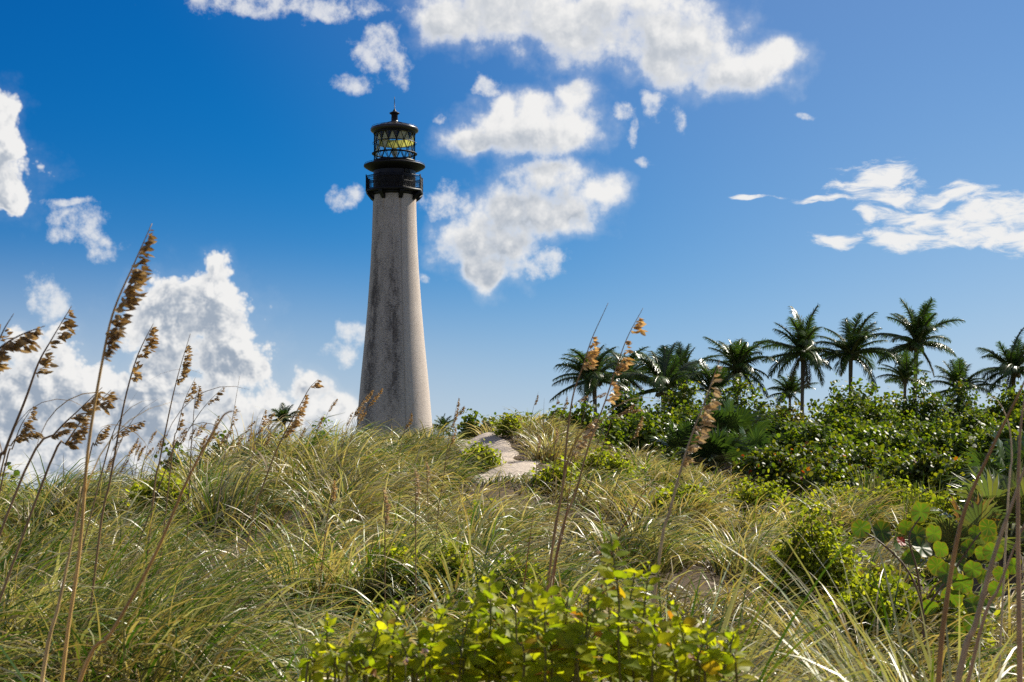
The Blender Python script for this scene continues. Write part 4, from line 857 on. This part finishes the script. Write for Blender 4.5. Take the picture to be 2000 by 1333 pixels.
for a in [  # middle rows
 ('mid slope sea grape beneath the thicket of the second palm', 1260, 44, 150, 806, SG), ('glossy sea grape left of the fan palm clump', 1345, 46, 150, 800, SG),
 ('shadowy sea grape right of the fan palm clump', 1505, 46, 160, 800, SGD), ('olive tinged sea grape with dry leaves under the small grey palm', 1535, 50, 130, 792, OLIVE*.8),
 ('deep green sea grape in the middle of the right thicket', 1640, 47, 210, 800, SG), ('sea grape with pale new leaves at the middle right', 1760, 48, 200, 806, SG),
 ('sea grape right of the pale leaved one, below the fan of fronds', 1880, 48, 180, 800, SG), ('sea grape at the right edge behind the orange reed', 1990, 44, 150, 800, SG),
 ('low bright sea grape left of the shadow gap on the slope', 1590, 38, 190, 842, SG), ('low dark sea grape spreading below the thicket middle', 1720, 39, 190, 838, SG),
 ('low sea grape spreading left of the orange reed', 1850, 38, 180, 846, SG), ('low sea grape corner bush behind the silver palmetto', 1965, 35, 150, 850, SG)]:
    shrub('sea_grape', a[0], 'shrub', a[1], a[2], a[3], a[4], 0.095, a[5], G1, lobes=24, per=15, sprigs=34, accent=YG, acc=0.12)
for a in [
 ('low red speckled sea grape nearest the fan palm clump', 1500, 27, 130, 890, .025), ('low sea grape with the most red leaves, centre of the row', 1580, 28, 180, 876, .04),
 ('twiggy low sea grape showing bare grey branches', 1700, 28, 200, 874, .015), ('yellow green low sea grape right of the bare twigs', 1810, 27, 180, 886, .015),
 ('low sea grape with orange leaves behind the silver palmetto', 1920, 24, 170, 898, .025), ('small low sea grape at the grass edge under the red leaved one', 1640, 23, 150, 920, .02)]:
    shrub('sea_grape', a[0], 'shrub', a[1], a[2], a[3], a[4], 0.064, np.concatenate([YG * 0.75, SG]), G2, lobes=20, per=14, sprigs=32, accent=RED, acc=a[5], depth=0.9)
for a in [
 ('knobbly crest bush under the thin nodding oats', 1092, 34, 74, 806), ('crest bush left of the leftmost palm trunk', 1136, 34, 56, 800), ('spiky little crest bush right of the tower with one tall shoot', 918, 38, 24, 814),
 ('tiny twin shoot bush on the crest between tower and path top', 955, 38, 22, 822), ('flat crest scrub above the sandy path', 1020, 36, 90, 820), ('crest scrub at the foot of the leftmost palm', 1185, 36, 90, 806)]:
    shrub('scrub_bush', a[0], 'shrub', a[1], a[2], a[3], a[4], 0.085, SG, G3, lobes=9, per=9, sprigs=16)
for a in [
 ('rounded green bush between the lone palm and the tower', 625, 44, 120, 816), ('dark bush at the foot of the lone palm', 540, 44, 70, 836), ('dark scrub rising behind the grass on the left crest', 430, 42, 130, 858),
 ('farthest left scrub on the dune skyline', 350, 40, 90, 872), ('small green bush at the left picture edge on the skyline', 4, 24, 40, 926)]:
    shrub('scrub_bush', a[0], 'shrub', a[1], a[2], a[3], a[4], 0.10, SGD * 1.3, G3, lobes=10, per=10, sprigs=18)
# fine leaved yellow green bushes among the grass
G4 = 'yellow green bushes among the grass'
for a in [
 ('largest yellow green bush, right of centre beside the big round leaves', 1590, 10.6, 200, 985, 24, 30), ('yellow green bush low at the right, above the silver clump', 1720, 8.3, 230, 1120, 16, 30),
 ('yellow green bush half hidden under the big round leaves at the right', 1840, 8.3, 150, 1150, 12, 26), ('bright lime plant in the grass left of centre', 775, 10.5, 105, 1074, 9, 24),
 ('lime plant just right of the bright one in mid grass', 890, 10.5, 100, 1080, 9, 22), ('yellow flowered low plant behind the leafy shoots', 1010, 10.2, 110, 1092, 9, 20),
 ('low lime scrub stepping down from the red leaved row at its left end', 1480, 21.0, 150, 938, 9, 20), ('low lime scrub below the bare twigs at the grass edge', 1620, 19.5, 170, 950, 9, 20),
 ('low lime scrub around the silver yucca', 1745, 19.0, 150, 948, 9, 20), ('low lime scrub in front of the upright yucca', 1850, 16.0, 170, 966, 9, 20),
 ('green bush in the dark grass of the left slope', 320, 15.5, 110, 945, 10, 24), ('soft green plant in the tussocks below the path', 960, 15.5, 110, 995, 8, 20),
 ('low green creeper at the left edge of the sandy path', 938, 23.0, 56, 884, 8, 18), ('dark creeper at the upper right edge of the path', 996, 28.0, 34, 856, 5, 16),
 ('small green weed at the lower right edge of the path', 1085, 20.0, 70, 918, 6, 16), ('green creeper in mid slope grass right of the path', 1330, 17.5, 150, 958, 9, 18),
 ('green sprawling plant under the awned stalks', 1180, 22.0, 170, 888, 9, 18)]:
    shrub('low_bush', a[0], 'shrub', a[1], a[2], a[3], a[4], 0.036 if a[2] < 13 else 0.06, YG * 1.6, G4, lobes=a[5], per=14, sprigs=a[6], shape='oval', matl=M_NEAR, accent=OLIVE, acc=0.1)

# ------------------------------------------------------------------ fan palms and palmetto
FANC = np.array([(0.055, 0.095, 0.022), (0.075, 0.115, 0.026), (0.045, 0.080, 0.022)]); SILV = np.array([(0.17, 0.19, 0.07), (0.22, 0.21, 0.07), (0.13, 0.16, 0.06)])
def fan_palm(label, px, d, top, R_, nf, pal, name='fan_palm', cat='fan palm', spread=1.0, group='fan palms and palmettos', dead=0):
    x = (px - 1000) / F * d; g = gz(x, d); H = at(px, top, d)[2] - g - R_ * 0.75; H = max(H, 0.05); T = thing(name, label, cat, (x, d, g), 0, group)
    mb = MB(); mb.tube(spline([(0, 0, -0.1), (0.02, 0, H * .3), (0, 0, max(H * .6, .08))], 6), 0.09, 8); mb.build('trunk', M_TRUNK, T, True)
    o0 = np.array([0, 0, H * .6])
    for k in range(nf):
        a = 2.4 * k + rs.rand() * .5; el = np.clip(0.25 + 1.15 * (k / nf) * spread + 0.1 * rs.randn(), 0.05, 1.7)
        dv = np.array([math.sin(el) * math.cos(a), math.sin(el) * math.sin(a), math.cos(el)]); pl = (H * .4 + R_ * 0.5) * (0.8 + .3 * rs.rand()); e = o0 + dv * pl
        mb = MB(); mb.tube(spline([o0, (o0 + e) / 2 + [0, 0, .03], e], 6), np.linspace(0.014, 0.008, 6), 5, (0.14, 0.15, 0.05))
        seg = 22; an = np.linspace(-2.0, 2.0, seg); sd = np.cross(dv, [0, 0, 1.0]); sd /= np.linalg.norm(sd) + 1e-9; up = np.cross(sd, dv)
        ln = R_ * (0.72 + 0.28 * np.cos(an * 0.6)) * (0.9 + .2 * rs.rand(seg)); D_ = dv[None] * np.cos(an)[:, None] + sd[None] * np.sin(an)[:, None] + up[None] * 0.10
        pw = np.cross(D_, up[None]); pw /= np.linalg.norm(pw, axis=1)[:, None]; w = R_ * 0.048
        m1 = e + D_ * (ln * .55)[:, None]; m2 = e + D_ * ln[:, None] + np.array([[0, 0, -1.0]]) * (ln * (0.12 + 0.22 * rs.rand(seg)))[:, None]
        lift = up[None] * w * 0.5
        v = np.stack([e + 0 * m1, m1 - pw * w + lift, m1, m1 + pw * w + lift, m2], 1); f = np.array([[0, 1, 2], [0, 2, 3], [1, 4, 2], [2, 4, 3]])[None] + (np.arange(seg) * 5)[:, None, None]
        base = pick(pal, seg) if k >= dead else pick(np.array([(0.36, 0.17, 0.04), (0.30, 0.20, 0.08)]), seg)
        mb.add(v.reshape(-1, 3), f.reshape(-1, 3), np.repeat(base, 5, 0)); mb.build('fan_leaf', M_PALM, T)
fan_palm('fan palm clump in front of the sea grape, right of the cream oat', 1420, 40, 800, 0.75, 16, FANC)
fan_palm('lower fan palm with drooping dark fans at the grass edge', 1400, 33, 858, 0.62, 14, FANC*.8)
fan_palm('fan palm at the left foot of the clump', 1340, 40, 838, 0.55, 12, FANC)
fan_palm('pale fan palm right of the clump on the slope', 1470, 38, 850, 0.5, 12, FANC*1.2)
fan_palm('yellow green palmetto with stiff fans at the right edge', 1970, 12.5, 950, 0.42, 14, SILV, 'palmetto', 'palmetto', 1.1, dead=1)
fan_palm('palmetto with orange dead fans left of the stiff fans', 1900, 12.0, 1000, 0.32, 10, SILV, 'palmetto', 'palmetto', 1.1, dead=2)
fan_palm('small palmetto at the right edge among the low sea grape', 1985, 20.0, 870, 0.5, 10, FANC, 'palmetto', 'palmetto', 1.0)
clump('yucca', 'stiff bladed silver yucca at the edge of the low sea grape', 1695, 21.5, 70, 0.75, 0.030, 0.3, 2.0, 0.05, 0.10, (0.0, 0.5), SILV, 'fan palms and palmettos', 6)
clump('yucca', 'tall upright yellow green yucca left of the palmettos', 1795, 16.5, 80, 0.85, 0.026, 0.1, 1.6, 0.05, 0.18, (0.0, 0.6), np.array([(0.17, 0.20, 0.03), (0.22, 0.23, 0.04)]), 'fan palms and palmettos', 6)

# ------------------------------------------------------------------ sea grape with big round leaves, lower right
def big_leaf(mb, c, nrm, size, col, notch=True):
    nrm = nrm / np.linalg.norm(nrm); q = np.array([0.2, 0, 1.0]); A = np.cross(nrm, np.cross(q, nrm)); A /= np.linalg.norm(A) + 1e-9; B = np.cross(nrm, A)
    rings = 6; n = 48; a = np.linspace(0, 2 * math.pi, n, endpoint=False); v = [c]; cc = [col * 1.15]; lr_ph = rs.rand() * 6
    for i in range(1, rings):
        t = i / (rings - 1); rr = t * (1 - (0.22 * np.exp(-(((a - math.pi + math.pi) % (2 * math.pi) - math.pi) / 0.35) ** 2) if notch else 0)) * 0.5 * size * (1 + 0.03 * np.sin(a * 5))
        for an, r_ in zip(a, rr):
            cup = 0.10 * size * t * t * (0.6 + 0.4 * math.cos(2 * an)) + 0.015 * size * math.cos(9 * an) * t
            cup += 0.05 * size * t * math.sin(3 * an + lr_ph); v.append(c - A * r_ * math.cos(an) + B * r_ * math.sin(an) + nrm * cup); cc.append(np.array([0.17, 0.14, 0.035]) if int(round(an / (2 * math.pi) * n)) % 6 == 0 and t < 0.9 else col * (0.9 + 0.2 * rs.rand()) if t < 0.99 else col * 0.6 + np.array([0.10, 0.05, 0.01]))
    f = []; t3 = [(0, 1 + k, 1 + (k + 1) % n) for k in range(n)]
    for i in range(rings - 2):
        o0, o1 = 1 + i * n, 1 + (i + 1) * n; f += [(o0 + k, o1 + k, o1 + (k + 1) % n, o0 + (k + 1) % n) for k in range(n)]
    mb.add(v, t3, np.array(cc)); mb.f.append(np.array(f) + mb.n - len(v))
T0 = at(1800, 1160, 7.2); SGN = np.array([(0.070, 0.130, 0.018), (0.085, 0.155, 0.020), (0.055, 0.105, 0.018)])
T = thing('sea_grape', 'sea grape with big round veined leaves and one red leaf, lower right', 'shrub', (T0[0], 7.2, gz(T0[0], 7.2)), 0, 'sea grape with large leaves')
org = np.array(T.location)
twigs = [[(1800,1180),(1770,1110),(1720,1060),(1690,1040)], [(1800,1180),(1790,1110),(1775,1050),(1798,1010)], [(1810,1190),(1860,1120),(1900,1060),(1925,1030)], [(1805,1190),(1830,1140),(1880,1110),(1930,1085)], [(1800,1190),(1850,1170),(1890,1140),(1900,1120)]]
for q, tw in enumerate(twigs):
    mb = MB(); p = spline(np.array([at(a, b, 7.2 + 0.12 * (q - 2)) - org for a, b in [(1805, 1260)] + tw]), 12); mb.tube(p, np.linspace(0.006, 0.003, 12), 6, (0.16, 0.09, 0.05)); mb.build('twig', M_STEM, T, True)
LV = [(1682,1032,40,0.1),(1722,1038,42,0.5),(1798,1000,42,-0.1),(1770,1030,34,0.6),(1790,1045,46,0.2),(1824,1042,42,-0.3),(1752,1058,34,0.8),(1800,1070,44,0.4),(1838,1072,36,-0.5),(1930,1030,38,-0.1),(1905,1040,34,0.5),(1932,1046,34,0.3),(1890,1070,36,0.6),(1918,1080,32,-0.4),(1940,1078,36,0),(1870,1098,38,0.7),(1900,1112,40,-0.2),(1850,1120,40,0.4),(1880,1140,44,0.1),(1830,1105,38,-0.6),(1920,1125,36,0.3),(1980,1105,36,0.1),(1860,1165,40,-0.3),(1900,1180,42,0.5),(1838,1150,34,0.9),(1946,1150,34,0.2),(1780,1090,34,-0.4),(1955,1120,34,-0.2),(1850,1220,40,0.1),(1900,1215,40,0.2),(1930,1185,38,0),(1870,1240,38,-0.3),(1815,1185,40,0.1)]
for lx, ly, lr, tw in LV:
    mb = MB(); dq = 7.2 + rs.randn() * 0.12; c = at(lx, ly, dq) - org
    big_leaf(mb, c, np.array([tw * 1.1 - 0.1 + 0.3 * rs.randn(), -0.9, 0.05 + 0.28 * rs.randn()]), lr * rs.uniform(0.85, 1.15) / F * dq, pick(SGN, 1)[0]); mb.build('leaf', M_LEAF, T, True)
mb = MB(); big_leaf(mb, at(1760, 1058, 7.15) - org, np.array([0.4, -0.6, 0.5]), 0.05, np.array([0.45, 0.03, 0.02])); mb.build('leaf', M_LEAF, T, True)['label'] = 'small red leaf'

# ------------------------------------------------------------------ leafy yellow green shrubs close to the camera
NEARL = np.array([(0.34, 0.36, 0.022), (0.29, 0.33, 0.020), (0.40, 0.39, 0.028), (0.22, 0.28, 0.020)]); OLD = np.array([(0.42, 0.28, 0.03), (0.36, 0.16, 0.03)])
def ovate(mb, P, A, Nn, size, col):
    """one cupped ovate leaf with a folded midrib and drooping tip, veins in relief"""
    A = A / np.linalg.norm(A); B = np.cross(Nn, A); B /= np.linalg.norm(B) + 1e-9; U = np.cross(A, B)
    t = np.array([0, .12, .32, .55, .78, 1.0]); w = np.array([.02, .24, .36, .33, .19, .01]); v = []
    dr = rs.uniform(0.05, 0.35); fo = rs.uniform(0.1, 0.4); wave = rs.uniform(-.03, .03, (6, 2))
    for i in range(6):
        z = -dr * t[i] ** 2
        for k, s in enumerate((-1, -.5, 0, .5, 1)): v.append(P + size * (A * t[i] + B * w[i] * s + U * (z + fo * abs(s) * w[i] * (1.0 - .3 * abs(s)) + (wave[i, 0] if s < 0 else wave[i, 1]) * abs(s))))
    f = [(i * 5 + k, i * 5 + k + 1, i * 5 + k + 6, i * 5 + k + 5) for i in range(5) for k in range(4)]
    c = np.tile(col, (30, 1)); c[2::5] *= 1.25
    mb.add(v, f, c)
def leafy_shrub(label, px, d, shoots, size):
    """shoots: list of (tip px, tip py) and how far down the leaves go"""
    x = (px - 1000) / F * d; g = gz(x, d); T = thing('leafy_shrub', label, 'shrub', (x, d, g), 0, 'leafy yellow green shrubs at the bottom of the picture'); org = np.array([x, d, g])
    mf = MB()
    for tx, ty, lowy in shoots:
        dq = d + rs.randn() * 0.10; tip = at(tx, ty, dq) - org; lo = at(tx + rs.uniform(-40, 40), lowy, dq) - org; root = np.array([rs.uniform(-.08, .08) + lo[0] * 0.7, rs.uniform(-.06, .06), 0])
        C = spline(np.array([root, lo, (lo + tip) / 2 + rs.randn(3) * 0.008, tip]), 26); mb = MB(); mb.tube(C, np.linspace(0.0036, 0.0014, 26), 6, (0.17, 0.15, 0.04)); mb.build('stem', M_STEM, T, True)
        Ls = np.concatenate([[0], np.cumsum(np.linalg.norm(np.diff(C, axis=0), axis=1))]); tot = Ls[-1]; span = np.linalg.norm(tip - lo) * 1.02; u = tot; k = 0; a0 = rs.rand() * 3
        while u > tot - span:
            fr = (tot - u) / max(span, 1e-6); sz = size * np.interp(tot - u, [0, 0.03, 0.09, 0.3], [0.28, 0.75, 1.0, 1.05]) * rs.uniform(.8, 1.15)
            P = np.array([np.interp(u, Ls, C[:, q]) for q in range(3)]); P2 = np.array([np.interp(u + .01, Ls, C[:, q]) for q in range(3)]); tg = P2 - np.array([np.interp(u - .01, Ls, C[:, q]) for q in range(3)]); tg /= np.linalg.norm(tg) + 1e-9
            for sd in (0, math.pi):
                an = a0 + k * 1.57 + sd + rs.randn() * .25; out = np.array([math.cos(an), math.sin(an), 0]); up = np.interp(tot - u, [0, .05, .2], [1.2, .45, .05]) + rs.randn() * .2
                A = out + tg * up; Nn = np.array([0, 0, 1.0]) - A * (A[2] / np.dot(A, A)) + rs.randn(3) * 0.5 + np.array([0.15, -0.35, 0])
                col = pick(NEARL, 1)[0] if rs.rand() > .035 else pick(OLD, 1)[0]
                pet = P + A / np.linalg.norm(A) * size * .18; mf.tube([P, pet], 0.0009, 4, col, False); ovate(mf, pet, A, Nn, sz, col)
            u -= rs.uniform(0.011, 0.019); k += 1
    mf.build('foliage', M_NEAR, T)
def fill(x0, x1, yf, n, low=1345): return [(x, yf(x) + rs.uniform(-50, 60), low) for x in np.linspace(x0, x1, int(n * 1.35))]
top = lambda x: float(np.interp(x, [610, 680, 800, 920, 1000, 1100, 1250, 1330, 1440], [1262, 1238, 1228, 1205, 1195, 1190, 1210, 1240, 1280]))
leafy_shrub('leftmost mound of leafy yellow green shrub at the bottom edge', 690, 3.5, fill(615, 775, top, 11), 0.040)
leafy_shrub('leafy mound with small mauve flowers between the leftmost mound and the tall shoots', 860, 3.5, fill(780, 935, top, 12), 0.040)
leafy_shrub('leafy shrub with two tall shoots and a yellow old leaf, bottom centre', 985, 3.4, [(955, 1130, 1330), (985, 1190, 1330), (925, 1160, 1330)] + fill(920, 1050, top, 8), 0.040)
leafy_shrub('leafy shrub whose three shoots stand just left of the tallest shoot', 1085, 3.4, [(1065, 1135, 1330), (1110, 1160, 1330), (1040, 1150, 1330), (1135, 1180, 1330)] + fill(1040, 1150, top, 8), 0.040)
leafy_shrub('tallest leafy shoot, its tip rising into the grass right of centre', 1180, 3.4, [(1192, 1040, 1320), (1180, 1110, 1330), (1165, 1180, 1330)], 0.040)
leafy_shrub('leafy shoots right of the tallest shoot, in front of the upright clump', 1255, 3.45, [(1268, 1105, 1320), (1240, 1120, 1330), (1225, 1190, 1335)] + fill(1200, 1310, top, 6), 0.040)
leafy_shrub('rightmost low leafy shrub below the arching clump', 1370, 3.4, fill(1310, 1445, top, 9), 0.040)
mb = MB()
for i, (fx, fy) in enumerate([(885, 1292), (1282, 1264), (792, 1290), (830, 1272), (1170, 1075), (1245, 1230)]):
    T = thing('flower_head', ['mauve flower cluster lowest on the second leafy mound', 'mauve flower under the shoots right of the tallest one', 'pale mauve flower on the left part of the second leafy mound', 'small mauve flower higher on the second leafy mound', 'mauve flower just under the tip of the tallest shoot', 'mauve flower bud left of the rightmost leafy shrub'][i], 'flower', tuple(at(fx, fy, 3.33)), 0, 'mauve flowers on the leafy shrubs')
    m1 = MB(); P = rs.randn(16, 3) * 0.004; leaves(m1, P, P + np.array([0, -.004, .004]), np.full(16, 0.007), pick(np.array([(0.40, 0.25, 0.40), (0.5, 0.38, 0.48)]), 16), 'oval'); m1.build('petals', M_SOFT, T)
    m1 = MB(); m1.tube([(0, 0, -0.06), (0, 0, -0.03), (0, 0, 0)], 0.001, 5, (0.15, 0.13, 0.04)); m1.build('stem', M_STEM, T)
